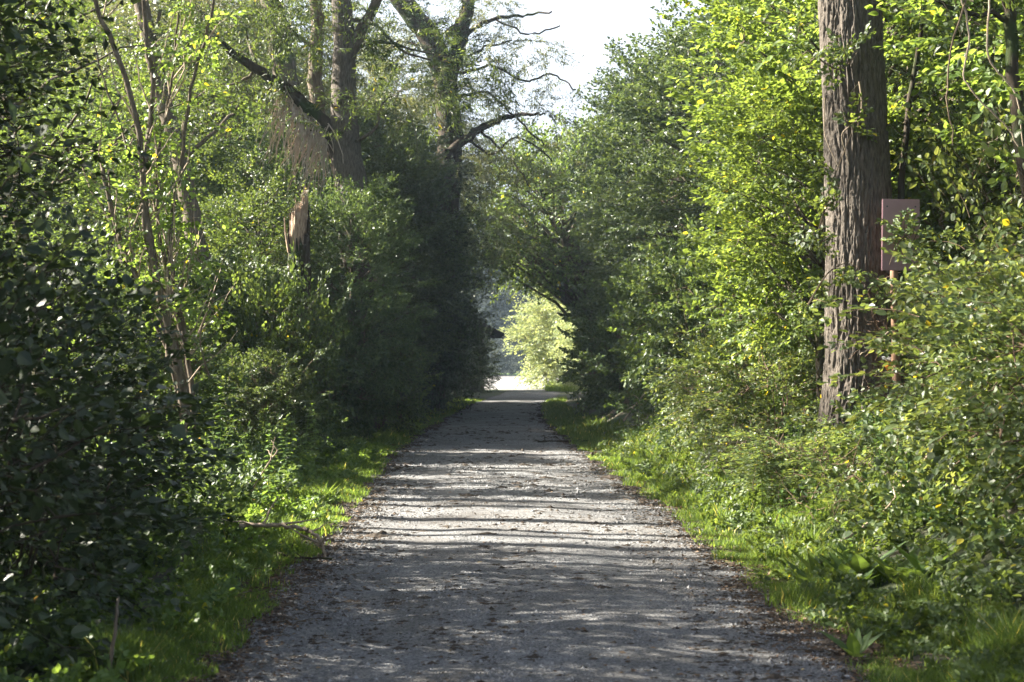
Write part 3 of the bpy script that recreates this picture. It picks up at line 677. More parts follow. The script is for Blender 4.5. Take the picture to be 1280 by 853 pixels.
lm = MB(); place_sprays(lm, tb, 'hazel', np.array([4.7, 18.1, 5.7]) + rng.normal(0, .35, (22, 3)), rng.normal(0, 1, (22, 3)), np.full(22, .7), rng, False)
r_ = empty('thin_tree', (4.32, 17.75, .6)); tag(r_, 'thin dark stem of a young tree just behind the board post', 'tree')
for pn, b, m_ in (('crown', lm, 'hazel'), ('trunk', tb, 'bark_dark')):
    b.v = [v - np.array([4.32, 17.75, .6]) for v in b.v]; b.build(pn, M[m_], r_, pn == 'trunk')
def crumple(seed, sx, sy, sz):
    r = np.random.default_rng(seed); n, m = 10, 8; mbx = MB()
    U, V_ = np.meshgrid(np.linspace(0, 2 * PI, n, endpoint=False), np.linspace(.05, PI - .05, m))
    k = 1 + r.normal(0, .16, U.shape)
    P = np.stack([np.cos(U) * np.sin(V_) * sx * k, np.sin(U) * np.sin(V_) * sy * k, np.cos(V_) * sz * k], -1).reshape(-1, 3)
    i = np.arange(m - 1)[:, None] * n; j = np.arange(n)[None]; j2 = (j + 1) % n
    a_, b_, c_, d_ = (i + j).ravel(), (i + j2).ravel(), (i + n + j2).ravel(), (i + n + j).ravel()
    mbx.add(P, np.concatenate([np.stack([a_, b_, c_], 1), np.stack([a_, c_, d_], 1)])); return mbx
p_ = W3(1110, 456, 17.1); sr = empty('scrap', tuple(p_)); tag(sr, 'small crumpled orange and white scrap caught by the post foot', 'litter')
crumple(3, .035, .02, .05).build('orange_piece', M['orange'], sr); w_ = crumple(4, .065, .03, .022).build('white_piece', M['white'], sr); w_.location = (0, 0, .075); w_.rotation_euler = (0, .2, 0)

def tangle(name, label, c, r, n, lo, hi_, mt, cat='dead stems', seed=1, rad=.004, down=0., up=0.):
    g = np.random.default_rng(seed); mbx = MB(); c = np.asarray(c, float)
    for k in range(n):
        p = g.normal(0, 1, 3) * np.asarray(r) * .5; d = g.normal(0, 1, 3); d[2] += up - down; d = d / np.linalg.norm(d) * g.uniform(lo, hi_)
        q = curve(p, p + d, g, -.1 if not down else -.05, .12, 6); tube(mbx, q, np.linspace(rad * g.uniform(.6, 1.6), rad * .4, 6), 3, cap=False)
    o = mbx.build(name, M[mt]); o.location = tuple(c); return tag(o, label, cat)
tangle('dead_stems', 'brown tangle of dead stems around the post foot', W3(1112, 440, 17.15), (.34, .2, .95), 170, .12, .45, 'deadbrown', seed=3)
tangle('dead_stems', 'tangle of dead brown bramble canes at the right edge', (3.95, 12.0, .95), (.5, .5, .9), 130, .3, .8, 'deadbrown', seed=4)
tangle('dead_stems', 'low tangle of dry grey stems behind the right grass', (2.65, 18.2, .55), (.6, .8, .3), 120, .15, .45, 'dry', seed=5, rad=.003)
tangle('dead_stems', 'dry stems behind the dock leaves at lower right', (2.9, 13.6, .5), (.7, .8, .35), 130, .15, .5, 'deadbrown', seed=6, rad=.003)

# large forked tree, left of centre
FY = 33.0
ft = empty('forked_tree', tuple(W3(436, 560, FY))); tag(ft, 'large tree that forks above the hedge with a mossy limb reaching left', 'tree')
fo = np.array(ft.location)
def rel(pts): return [np.asarray(p) - fo for p in pts]
g = np.random.default_rng(8)
b = MB(); limb(b, rel([W3(450, 640, FY), W3(447, 400, FY), W3(441, 260, FY), W3(432, 190, FY), W3(428, 150, FY)]), .36, .31, 20, g, 8, .01)
limb(b, rel([W3(432, 190, FY), W3(429, 120, FY), W3(430, 50, FY), W3(424, -40, FY), W3(430, -160, FY)]), .30, .16, 18, g, 8, .01)
b.build('trunk', M['bark'], ft, True)
b = MB(); limb(b, rel([W3(425, 195, FY), W3(402, 160, FY + .2), W3(394, 100, FY + .4), W3(396, 20, FY + .4), W3(380, -80, FY + .5)]), .19, .12, 14, g, 6, .012); b.build('limb', M['bark_pale'], ft, True)
b = MB(); limb(b, rel([W3(425, 180, FY), W3(398, 145, FY - .2), W3(360, 112, FY - .4), W3(322, 84, FY - .5), W3(285, 60, FY - .5), W3(240, 20, FY - .5)]), .17, .05, 12, g, 6, .015); b.build('limb', M['bark_dark'], ft, True)
b = MB(); limb(b, rel([W3(436, 70, FY), W3(452, 35, FY), W3(470, 0, FY), W3(490, -50, FY)]), .14, .08, 10, g, 6, .01); b.build('limb', M['bark_mid'], ft, True)
b = MB()
for P0 in ([(445, 175), (468, 160), (476, 130), (490, 118)], [(428, 165), (400, 163), (360, 160)], [(440, 60), (475, 50), (520, 60), (560, 70)], [(430, 20), (470, 30), (500, 60), (540, 72), (600, 80)],
           [(396, 60), (370, 40), (350, 10), (340, -20)], [(322, 84), (300, 100), (270, 110)], [(322, 84), (310, 50), (300, 20)], [(360, 112), (345, 90), (340, 60)]):
    limb(b, rel([W3(x, y, FY + g.normal(0, .3)) for x, y in P0]), .045, .012, 6, g, 5, .012)
b.build('branches', M['bark_mid'], ft, True)
lm, wm = MB(), MB()
cl = [W3(x, y, FY + g.normal(0, .8)) for x, y in [(250, 30), (290, 70), (300, 20), (340, -10), (350, 60), (380, 20), (410, -20), (470, 20), (560, 70), (600, 85), (500, 50), (270, 110), (310, 120), (480, 120), (430, -60), (350, -60), (500, -80), (240, -40), (300, -70), (400, -110), (460, -120), (540, 30)]]
for q in cl:
    n = 9; base = q - fo + g.normal(0, .45, (n, 3)); d = g.normal(0, .7, (n, 3)); d[:, 2] -= .2
    place_sprays(lm, wm, 'willow', base, d, g.uniform(.6, 1.1, n), g, False, 1)
lm.build('crown', M['hazel'], ft); wm.build('twigs', M['twig'], ft)
# curtain of dead hanging stems
g = np.random.default_rng(21); b = MB(); c0 = W3(392, 95, FY - .1)
for k in range(150):
    f_ = g.beta(1.2, 1.6); s_ = W3(412, 165, FY - .1) * (1 - f_) + W3(345, 98, FY - .4) * f_ + g.normal(0, .08, 3)
    e_ = s_ + np.array([g.normal(-.15, .28), g.normal(0, .15), -g.uniform(.5, 1.6)])
    q = curve(s_ - c0, e_ - c0, g, .12, .09, 6); tube(b, q, np.linspace(.017, .006, 6), 3, cap=False)
o = b.build('hanging_stems', M['fibre']); o.location = tuple(c0); tag(o, 'curtain of pale dead stems hanging beside the forked trunk', 'dead stems')
# trunk behind
def lone_trunk(name, label, pts, r0, r1, bark_, crown_c=None, n=8, kind='hazel', lmat='hazel', seed=1, spread=.5, sc_=.8, branches=(), sides=14):
    g = np.random.default_rng(seed); o0 = np.asarray(pts[0], float); b = MB()
    limb(b, [np.asarray(p) - o0 for p in pts], r0, r1, sides, g, 6, .012)
    for br in branches: limb(b, [np.asarray(p) - o0 for p in br[0]], br[1], br[2], 8, g, 5, .02)
    r_ = empty(name, tuple(o0)); tag(r_, label, 'tree'); b.build('trunk', M[bark_], r_, True)
    if crown_c is not None:
        lm, wm = MB(), MB()
        for q in crown_c:
            base = np.asarray(q) - o0 + g.normal(0, spread, (n, 3)); d = g.normal(0, .8, (n, 3))
            place_sprays(lm, wm, kind, base, d, sc_ * g.uniform(.6, 1.1, n), g, False, 1)
        lm.build('crown', M[lmat], r_); wm.build('twigs', M['twig'], r_)
    return r_
lone_trunk('background_tree', 'brown trunk leaning behind the mossy limb of the forked tree', [W3(385, 520, 39), W3(378, 300, 39), W3(362, 130, 39), W3(345, 30, 39), W3(325, -80, 39)], .34, .26, 'bark_mid',
           [W3(x, y, 39) for x, y in [(300, 10), (330, -40), (350, 50), (270, 50), (300, 90), (370, 0)]], 9, seed=31, spread=.7)
lone_trunk('slanted_tree', 'dim slanted trunk behind the bare stemmed tree', [W3(300, 560, 30), W3(280, 450, 30), W3(245, 300, 30), W3(225, 200, 30), W3(195, 90, 30), W3(170, -30, 30)], .20, .14, 'bark_pale',
           [W3(x, y, 30) for x, y in [(150, 20), (190, 40), (210, 0), (170, 80), (230, 60), (130, 60), (200, 130), (260, 150), (290, 40)]], 9, seed=32, spread=.6,
           branches=[([W3(225, 200, 30), W3(270, 160, 30), W3(300, 130, 30)], .05, .02), ([W3(205, 120, 30), W3(190, 60, 30), W3(200, 10, 30)], .06, .03)])
# ivy clad trunk
IY = 50
iv = empty('ivy_tree', tuple(W3(538, 510, IY))); tag(iv, 'thick ivy clad trunk bending left at the top centre', 'tree'); io = np.array(iv.location)
g = np.random.default_rng(14); b = MB()
ipts = [W3(538, 520, IY), W3(552, 350, IY), W3(562, 200, IY), W3(556, 100, IY), W3(540, 50, IY), W3(515, 15, IY), W3(480, -40, IY), W3(470, -90, IY)]
io_l = limb(b, [p - io for p in ipts], .42, .3, 16, g, 6, .02)
i2 = limb(b, [p - io for p in [W3(556, 105, IY), W3(572, 60, IY), W3(580, 30, IY), W3(590, -20, IY), W3(600, -80, IY)]], .30, .12, 12, g, 5, .02)
for P0, r0 in (([(560, 190), (600, 160), (630, 146), (655, 141), (682, 141)], .16), ([(568, 60), (590, 35), (620, 22), (660, 16), (690, 12)], .10), ([(566, 90), (600, 60), (640, 48)], .05),
               ([(570, 120), (610, 115), (650, 150), (680, 180)], .05), ([(560, 40), (575, 20), (578, -10)], .14), ([(600, 160), (640, 200), (660, 230)], .04), ([(540, 60), (500, 50), (470, 80)], .05),
               ([(575, 90), (620, 80), (655, 100), (690, 90), (720, 110)], .045), ([(620, 22), (660, 40), (700, 30)], .035), ([(560, 150), (610, 190), (650, 170), (690, 200)], .045)):
    limb(b, [W3(x, y, IY + g.normal(0, .4)) - io for x, y in P0], r0, .025, 8, g, 6, .03)
b.build('trunk', M['bark_dark'], iv, True)
lm, wm = MB(), MB(); pts_ = np.concatenate([io_l[6:36], i2[:10]])
q = pts_[g.integers(0, len(pts_), 520)]; a = g.uniform(0, 2 * PI, 520); out = np.stack([np.cos(a), np.sin(a), g.normal(0, .3, 520)], 1)
place_sprays(lm, wm, 'bighazel', q + out * .42 + g.normal(0, .12, (520, 3)), out + np.array([0, 0, .3]), g.uniform(.3, .6, 520), g, False, False)
lm.build('ivy', M['darkleaf'], iv)
lm, wm = MB(), MB()
for x, y in [(600, 30), (640, 10), (620, 70), (600, 110), (500, 90), (480, 130), (470, 60), (600, 190), (640, 190), (670, 210), (520, 150), (540, 210), (500, 210), (600, 240), (560, 250), (640, 240), (470, 170), (620, -30), (540, -40), (500, -80), (590, 150), (690, 130), (640, 40), (665, 90), (690, 60), (640, 120), (672, 165), (650, 195), (520, 250), (620, 280)]:
    n = 8; base = W3(x, y, IY + g.normal(0, 1.3)) - io + g.normal(0, .65, (n, 3)); d = g.normal(0, .7, (n, 3)); d[:, 2] -= .3
    place_sprays(lm, wm, 'willow', base, d, g.uniform(.7, 1.3, n), g, False, 1)
lm.build('crown', M['willow'], iv); wm.build('twigs', M['bark_mid'], iv)

# broken trunk
BY = 28.0; bt = empty('broken_trunk', (-3.72, BY, 0)); tag(bt, 'broken tree trunk with a splintered orange top', 'tree stump')
g = np.random.default_rng(9); na, nz = 56, 60; A = np.linspace(0, 2 * PI, na, endpoint=False)
def shell(r0, zb, ztop, seed, rough_):
    mbx = MB(); t = np.linspace(0, 1, nz)[:, None]; Z = zb + (ztop[None] - zb) * t
    rr = r0 * (1.12 - .06 * Z / 4) + (fbm(A[None] * 6, Z * 2.5, seed, 3) - .5) * rough_ + .10 * np.exp(-Z / .4)
    V = np.stack([rr * np.cos(A)[None] + .03 * np.sin(Z), rr * np.sin(A)[None] + 0 * Z, Z], -1).reshape(-1, 3)
    i = np.arange(nz - 1)[:, None] * na; j = np.arange(na)[None]; j2 = (j + 1) % na
    a_, b_, c_, d_ = (i + j).ravel(), (i + j2).ravel(), (i + na + j2).ravel(), (i + na + j).ravel()
    mbx.add(V, np.concatenate([np.stack([a_, b_, c_], 1), np.stack([a_, c_, d_], 1)])); return mbx
front = np.exp(-((((A - 4.9 + PI) % (2 * PI)) - PI) / .95) ** 2)
shell(.18, -.2, 4.25 - .55 * front + g.uniform(-.22, .10, na) - .3 * (np.cos(A) < -.2), 3, .07).build('bark', M['bark_dark'], bt, True)
zt = 4.2 + .18 * np.cos(A - .3) + np.abs(g.normal(0, .10, na)); shell(.145, 1.5, zt, 5, .05).build('splintered_wood', M['splinter'], bt)
b = MB()
for k in range(90):
    a = g.uniform(0, 2 * PI); p = np.array([math.cos(a) * .12, math.sin(a) * .12, 3.95 + .2 * math.cos(a)]); h_ = g.uniform(.1, .6)
    tube(b, np.array([p, p + [g.normal(0, .02), g.normal(0, .02), h_ * .6], p + [g.normal(0, .05), g.normal(0, .05), h_]]), [.014, .009, .001], 4)
limb(b, [(-.17, -.1, 3.5), (-.23, -.12, 3.85), (-.25, -.12, 4.1)], .03, .006, 6)
b.build('shard', M['splinter'], bt)

# bare stemmed tree on the left
QY = 20.0; bs = empty('bare_stemmed_tree', tuple(W3(240, 575, QY))); tag(bs, 'clump of slender pale bare stems rising on the left', 'tree'); bo_ = np.array(bs.location)
g = np.random.default_rng(17)
ST = [([(242, 580), (232, 500), (214, 420), (196, 350), (180, 250), (172, 160), (150, 80), (118, 0), (95, -60)], .075, .03),
      ([(238, 570), (226, 480), (205, 400), (178, 355), (150, 300), (128, 208)], .065, .035),
      ([(236, 560), (220, 450), (190, 330), (178, 240), (190, 120), (182, 40), (176, -40)], .06, .03),
      ([(246, 580), (238, 470), (222, 380), (212, 300), (226, 200), (238, 110), (262, 20), (275, -40)], .045, .02),
      ([(234, 560), (210, 440), (165, 345), (140, 280), (135, 210)], .04, .014),
      ([(244, 570), (230, 430), (200, 300), (196, 200), (215, 100), (222, 0)], .04, .014),
      ([(240, 540), (215, 400), (196, 330), (170, 215), (140, 130), (112, 40)], .035, .012)]
allp = []
for k, (P0, r0, r1) in enumerate(ST):
    b = MB(); o = limb(b, [W3(x, y, QY + .12 * k - .3 + (.3 if j > 3 else 0)) - bo_ for j, (x, y) in enumerate(P0)], r0 * .8, r1 * .8, 9, g, 6, .010); allp.append(o)
    b.build('stem', M['bark_pale'] if k != 4 else M['bark_mid'], bs, True)
b = MB(); lm = MB()
for k in range(85):
    o = allp[g.integers(0, len(allp))]; i = g.integers(4, len(o) - 1); p = o[i]
    e = p + np.array([g.normal(0, .35), g.normal(0, .3), g.uniform(.1, 1.5)])
    q = curve(p, e, g, 0, .08, 6); tube(b, q, np.linspace(.013, .003, 6), 4, cap=False)
    if g.random() < .8 and e[2] > 1.2:
        n = 2; place_sprays(lm, b, 'hazel', q[g.integers(3, 6, n)], g.normal(0, 1, (n, 3)), g.uniform(.25, .6, n), g, True, 1, .7)
b.build('twigs', M['dry'], bs); lm.build('foliage', M['maple'], bs)
twig_sprays('bare_twig', 'thin dead twig poking out beside the bare stems', 'branch', [W3(262, 470, 19), W3(250, 420, 19), W3(268, 370, 19)], 'hazel', 'hazel', .2, 3, .02)
b = MB(); p0 = W3(135, 870, 7.4); limb(b, [W3(135, 870, 7.4) - p0, W3(140, 820, 7.4) - p0, W3(147, 770, 7.42) - p0, W3(149, 745, 7.6) - p0], .012, .006, 8, g, 5, .003)
o = b.build('sapling_stem', M['bark_pale'], None, True); o.location = tuple(p0); tag(o, 'thin pale sapling stem in the dark lower left corner', 'sapling')

# upper right: dark stem and dangling vines
lone_trunk('edge_tree', 'thin dark trunk at the upper right edge', [W3(1330, 640, 15), W3(1310, 420, 15), W3(1285, 220, 15), W3(1268, 90, 15), W3(1262, 0, 15), W3(1240, -90, 15)], .08, .05, 'bark_dark',
           [W3(x, y, 15) for x, y in [(1200, -20), (1240, -50), (1280, -30), (1180, -60)]], 8, seed=41, spread=.35, sc_=.6, branches=[([W3(1264, 20, 15), W3(1200, 8, 15), W3(1160, -10, 15)], .03, .015)])
for k, (P0, lb) in enumerate([([(1200, -20), (1213, 40), (1206, 90), (1222, 120), (1262, 160), (1275, 185)], 'pale vine looping down at the upper right'),
                              ([(1240, -20), (1236, 60), (1250, 90), (1272, 120), (1282, 190)], 'thin vine hanging beside the dark edge trunk'),
                              ([(1215, -20), (1190, 60), (1186, 120), (1192, 180)], 'dark thin vine hanging left of the pale vine'),
                              ([(1180, 400), (1120, 410), (1085, 435), (1075, 442)], 'long pale twig crossing in front of the big trunk foot'),
                              ([(1262, 330), (1225, 365), (1180, 400), (1150, 420)], 'thin pale twig slanting below and right of the board')]):
    b = MB(); pp = [W3(x, y, 14.2 if k < 3 else 16.7) for x, y in P0]; limb(b, [p - pp[0] for p in pp], .010, .006, 5, g, 5, .006)
    o = b.build('vine' if k < 3 else 'thin_twig', M['dry'] if k != 2 else M['twig'], None, True); o.location = tuple(pp[0]); tag(o, lb, 'vine' if k < 3 else 'twig')

# curved bare limb in front of the pale willow
b = MB(); p0 = W3(735, 430, 84); limb(b, [W3(x, y, 84) - p0 for x, y in [(735, 430), (728, 412), (718, 402), (708, 394), (696, 390)]], .14, .05, 8, g, 5, .01)
o = b.build('bent_branch', M['bark_dark'], None, True); o.location = tuple(p0); tag(o, 'dark bent branch in front of the pale willow bush', 'branch')

# ---- fallen wood
def stick(name, label, pts, r0, r1, mt, side=6, seed=1, sl_=.35, cat='fallen branch'):
    g = np.random.default_rng(seed); p0 = np.asarray(pts[0], float); b = MB(); o = limb(b, [np.asarray(p) - p0 for p in pts], r0, r1, 7, g, 6, r0 * .3)
    for k in range(side):
        q = o[g.integers(2, len(o))]; d = nrm(np.array([g.normal(), g.normal(), abs(g.normal()) * .7])) * g.uniform(.3, 1) * sl_
        tube(b, curve(q, q + d, g, 0, .1, 5), np.linspace(r1, r1 * .3, 5), 4)
    ob = b.build(name, M[mt], None, True); ob.location = tuple(p0); return tag(ob, label, cat)
gz = lambda x, y, dz=.02: (x, y, float(H(x, y)) + dz)
stick('fallen_branch', 'pale arched fallen branch reaching from the left grass onto the gravel', [W3(300, 655, 13.2), W3(335, 655, 13.2), W3(372, 658, 13.1), W3(395, 668, 13.0), W3(404, 682, 12.95), W3(408, 697, 12.9)], .020, .012, 'dry', 9, 2, .4)
stick('fallen_branch', 'dark stick lying flat under the arched branch', [gz(-2.2, 13.3, .08), gz(-1.95, 13.0, .05), gz(-1.75, 12.75, .04), gz(-1.42, 12.65, .04)], .014, .008, 'bark_dark', 4, 3, .2)
stick('fallen_branch', 'long pale stick slanting up out of the undergrowth at lower right', [gz(2.55, 12.4, .12), gz(2.95, 12.6, .22), gz(3.4, 12.9, .42)], .014, .008, 'dry', 4, 4, .3)
stick('fallen_branch', 'thin dark stick in the right grass', [gz(2.35, 15.3, .10), gz(2.75, 15.3, .12), gz(3.2, 15.4, .16)], .010, .006, 'bark_dark', 3, 5, .2)
stick('fallen_log', 'short pale log at the grass edge far right of the path', [gz(2.05, 37, .08), gz(2.35, 37.1, .1), gz(2.75, 37.3, .12)], .05, .04, 'dry', 3, 6, .5, 'log')
stick('fallen_branch', 'dark fallen twig on the gravel in the middle distance', [(.5, 31, .04), (.85, 31.1, .05), (1.3, 31, .05)], .018, .008, 'bark_dark', 5, 7, .3)
stick('fallen_branch', 'dead branched twig behind the right hand log', [gz(2.3, 33, .1), gz(2.7, 33.2, .35), gz(3.1, 33.3, .5)], .02, .01, 'dry', 7, 8, .4)
stick('fallen_branch', 'small forked dry stick by the nettles on the left', [gz(-2.6, 15.8, .2), gz(-2.45, 15.7, .45), gz(-2.3, 15.7, .7)], .010, .006, 'dry', 5, 9, .3)

# ---- shed
sh = empty('shed', (-3.3, 82, 0)); tag(sh, 'dark wooden shed with a low pitched roof hidden in the left hedge', 'shed')
def prism(name, pts2, y0, y1, mt, parent):
    n = len(pts2); V = [(x, y0, z) for x, z in pts2] + [(x, y1, z) for x, z in pts2]; F = [[0, i, i + 1] for i in range(1, n - 1)] + [[n, n + i + 1, n + i] for i in range(1, n - 1)]
    for i in range(n): j = (i + 1) % n; F += [[i, i + n, j + n], [i, j + n, j]]
    mbx = MB(); mbx.add(V, F); return mbx.build(name, M[mt], parent)
prism('wall', [(-2.3, -.1), (1.75, -.1), (1.75, 3.22), (0, 4.15), (-2.3, 2.95)], .3, 5.5, 'plank', sh)
prism('roof', [(-2.95, 2.80), (0, 4.37), (2.90, 2.86), (2.90, 3.02), (0, 4.55), (-2.95, 2.96)], -.1, 5.9, 'roof', sh)
db = prism('door', [(-.5, 0), (.5, 0), (.5, 2), (-.5, 2)], .26, .297, 'bark_dark', sh)

mb = MB(); V, F = grid(np.linspace(-160, 160, 90), np.linspace(204, 330, 40), lambda x, y: -.4 + 17 * sstep(204, 222, y) * (1 - sstep(280, 328, y)) + (fbm(x * .15, y * .15, 8, 4) - .5) * 5 * sstep(204, 222, y)); mb.add(V, F)  # added rise behind the far wood, blocks bright sky in its gaps
tag(mb.build('added_hill', simple('added_hill_cover', (.028, .042, .026), .95, .5, .5), smooth=True), kind='structure')
# ------------------------------------------------------------------ far wood beyond the yard
g = np.random.default_rng(51); lm = MB(); wm = MB(); n = 16000
X = g.uniform(-48, 48, n); top = 15 + 5 * fbm(X * .12, X * 0, 3, 3); Z = g.uniform(0, 1, n) ** .8 * top; Yf = 170 + g.uniform(0, 30, n) + 3 * np.sin(X * .4) - (1 - Z / 18) * 3
place_sprays(lm, wm, 'far', np.stack([X, Yf, Z], 1), np.stack([g.normal(0, .6, n), -np.ones(n), g.normal(.2, .5, n)], 1), g.uniform(1.5, 2.6, n), g, False, False)
tag(lm.build('far_wood', M['farleaf_shaded']), 'hazy blue wood at the far side of the sunlit yard', 'wood', kind='stuff')

# ------------------------------------------------------------------ grass, undergrowth, litter, stones
def edge_d(x, y):
    d = x - pcx(y); return np.abs(d) - phw(y)
g = np.random.default_rng(61)
def scatter(n, y0, y1, dmin, dmax, side, p=1.6):
    u = g.random(n); y = (y0 ** (1 - p) + u * (y1 ** (1 - p) - y0 ** (1 - p))) ** (1 / (1 - p))
    d = g.uniform(dmin, dmax, n); x = pcx(y) + side * (phw(y) + d); return x, y, d
def grass(n, side, y0, y1, width):
    x, y, d = scatter(n, y0, y1, -.16, 2.6, side)
    wd = width(y)
    dens = sstep(.30, .50, fbm(x * 2.6, y * 1.3, 71 + side, 4)) * (1 - sstep(wd * .75, wd * 1.15, d)) * sstep(-.16, .12, d + (fbm(y * 2.5, x * .5, 5, 3) - .5) * .35)
    k = g.random(n) < dens; x, y, d = x[k], y[k], d[k]; n = len(x)
    hgt = (.03 + .12 * fbm(x * 2.7, y * 2.7, 91, 3) ** 1.7 * 2) * g.uniform(.5, 1.3, n) * (.55 + .45 * sstep(0, .35, d))
    tuft = fbm(x * 2.1 + 9, y * 2.1, 95, 2) > .66; hgt = np.where(tuft, hgt * 1.4, hgt)
    wdt = g.uniform(.0028, .0052, n) * np.clip(y / 13, 1, 3.2)
    a = g.uniform(0, 2 * PI, n); a2 = g.uniform(0, 2 * PI, n); z = H(x, y) - .01
    z = np.where(d < .1, np.maximum(z, .0), z)
    B = np.stack([x, y, z], 1); S = np.stack([np.cos(a), np.sin(a), 0 * a], 1) * wdt[:, None]; be = np.stack([np.cos(a2), np.sin(a2), 0 * a2], 1) * (hgt * g.uniform(.1, .75, n))[:, None]
    up = np.zeros((n, 3)); up[:, 2] = hgt
    V = np.stack([B - S, B + S, B + up * .55 + be * .25 - S * .8, B + up * .55 + be * .25 + S * .8, B + up * .95 + be], 1)
    F = np.array([[0, 1, 3], [0, 3, 2], [2, 3, 4]]); F = (F[None] + (np.arange(n) * 5)[:, None, None]).reshape(-1, 3)
    r = np.clip(g.beta(2, 2, n) * .9, 0, .92); r = np.where(g.random(n) < .03, 1, r)
    mbx = MB(); mbx.add(V.reshape(-1, 3), F, np.repeat(r, 5)); return mbx
wl = lambda y: np.interp(y, [6, 10, 14, 18, 24, 30, 40, 60], [.4, .5, .85, 1.4, 1.35, 1.1, 1.3, 1.0])
wr = lambda y: np.interp(y, [6, 9, 12, 15, 20, 26, 32, 45, 60], [.9, .9, .8, 1.3, 1.6, 1.3, 1.1, .9, .7])
tag(grass(330000, -1, 6.5, 66, wl).build('grass', M['grass']), 'bright grass along the left edge of the path', 'grass', kind='stuff')
tag(grass(330000, 1, 6.5, 66, wr).build('grass', M['grass']), 'bright grass along the right edge of the path', 'grass', kind='stuff')
# lit grass by the pale willow
n = 26000; x = g.uniform(1.7, 7.5, n); y = g.uniform(83, 108, n); k = x > 1.6 + (fbm(y * .3, y * 0, 2, 2)) * 1.0; x, y = x[k], y[k]; n = len(x)
B = np.stack([x, y, np.full(n, .0)], 1); a = g.uniform(0, 2 * PI, n); S = np.stack([np.cos(a), np.sin(a), 0 * a], 1) * .02; up = np.stack([g.normal(0, .06, n), g.normal(0, .06, n), g.uniform(.12, .34, n)], 1)
mbx = MB(); mbx.add(np.stack([B - S, B + S, B + up], 1).reshape(-1, 3), np.arange(3 * n).reshape(-1, 3), np.repeat(g.beta(2, 2, n), 3))
tag(mbx.build('grass', M['grass']), 'sunlit grass patch under the pale willow bush', 'grass', kind='stuff')

def undergrowth(side, n, y0, y1, d0, d1, kind, mt, smin, smax, label, seed, hi=False, dens_s=1.3):
    g2 = np.random.default_rng(seed); lm, wm = MB(), MB()
    x, y, d = scatter(n, y0, y1, d0, d1, side, 1.3)
    k = (g.random(n) < sstep(.33, .55, fbm(x * dens_s, y * dens_s, seed, 3)) * sstep(d0, d0 + .45, d)) ; x, y, d = x[k], y[k], d[k]; n = len(x)
    base = np.stack([x, y, H(x, y) + g.uniform(-.02, .12, n)], 1); dirs = g.normal(0, .75, (n, 3)); dirs[:, 2] = g.uniform(.2, 1.2, n)
    place_sprays(lm, wm, kind, base, dirs, g.uniform(smin, smax, n) * (.7 + .5 * np.clip(y / 25, 0, 1)), g2, hi, False)
    return tag(lm.build('undergrowth', M[mt]), label, 'undergrowth', kind='stuff')
undergrowth(-1, 2400, 7, 60, .75, 5.5, 'hazel', 'cover', .22, .5, 'low leafy undergrowth covering the left bank', 81)
undergrowth(1, 2400, 7, 60, 1.0, 5.0, 'bramble', 'cover', .25, .55, 'low leafy undergrowth covering the right bank', 82)
undergrowth(1, 1400, 7.5, 32, .9, 3.6, 'bramble', 'bramble', .3, .62, 'pale green creeping brambles spread over the right bank', 83, True)
undergrowth(-1, 1000, 8, 36, .8, 3.6, 'dogwood', 'dogwood', .3, .6, 'green creeping stems spread over the left bank', 84, True)

undergrowth(1, 1700, 6.8, 30, -.02, 1.5, 'hazel', 'nettle', .08, .2, 'small broad leaved weeds mixed into the right grass', 85, True, 3.)
undergrowth(-1, 1500, 6.8, 30, -.02, 1.4, 'hazel', 'nettle', .08, .2, 'small broad leaved weeds mixed into the left grass', 86, True, 3.)
# litter and crumbs of soil along the path edges
n = 15000; side = g.choice([-1, 1], n); u = g.random(n); y = (7. ** -.6 + u * (45. ** -.6 - 7. ** -.6)) ** (1 / -.6); d = -np.abs(g.normal(0, .30, n)) + .25
x = pcx(y) + side * (phw(y) + d); z = np.where(d < 0, on_path(x, y), H(x, y) + .01) + g.uniform(.002, .012, n)
a = g.uniform(0, 2 * PI, n); lm = MB()
leaves(lm, np.stack([x, y, z], 1), np.stack([np.cos(a), np.sin(a), g.normal(0, .25, n)], 1), np.stack([g.normal(0, .35, n), g.normal(0, .35, n), np.ones(n)], 1), g.uniform(.012, .05, n), g.uniform(.008, .03, n), np.clip(g.beta(1.3, 2, n), 0, 1))
n = 700; x2 = g.uniform(-1.7, 1.7, n); y2 = (7. ** -.6 + g.random(n) * (45. ** -.6 - 7. ** -.6)) ** (1 / -.6); a = g.uniform(0, 2 * PI, n); xx = pcx(y2) + x2
leaves(lm, np.stack([xx, y2, on_path(xx, y2) + .006], 1), np.stack([np.cos(a), np.sin(a), g.normal(0, .2, n)], 1), np.stack([g.normal(0, .3, n), g.normal(0, .3, n), np.ones(n)], 1), g.uniform(.02, .06, n), g.uniform(.012, .035, n), g.beta(2, 2, n))
tag(lm.build('leaf_litter', M['litter']), 'dry leaf crumbs strewn along both edges of the path', 'litter', kind='stuff')
b = MB(); n = 900
side = g.choice([-1, 1], n); y = (7. ** -.6 + g.random(n) * (40. ** -.6 - 7. ** -.6)) ** (1 / -.6); x = pcx(y) + side * (phw(y) + g.normal(.0, .3, n)); zz = np.maximum(on_path(x, y), H(x, y)) + .01
for k in range(n):
    a = g.uniform(0, PI); l_ = g.uniform(.04, .22); d = np.array([math.cos(a) * l_, math.sin(a) * l_, g.normal(0, .012)]); p = np.array([x[k], y[k], zz[k]])
    tube(b, np.array([p, p + d * .5 + [0, 0, .008], p + d]), [.003, .003, .0015], 3, cap=False)
tag(b.build('twig_litter', M['twig']), 'tiny broken twigs lying along the path edges', 'litter', kind='stuff')
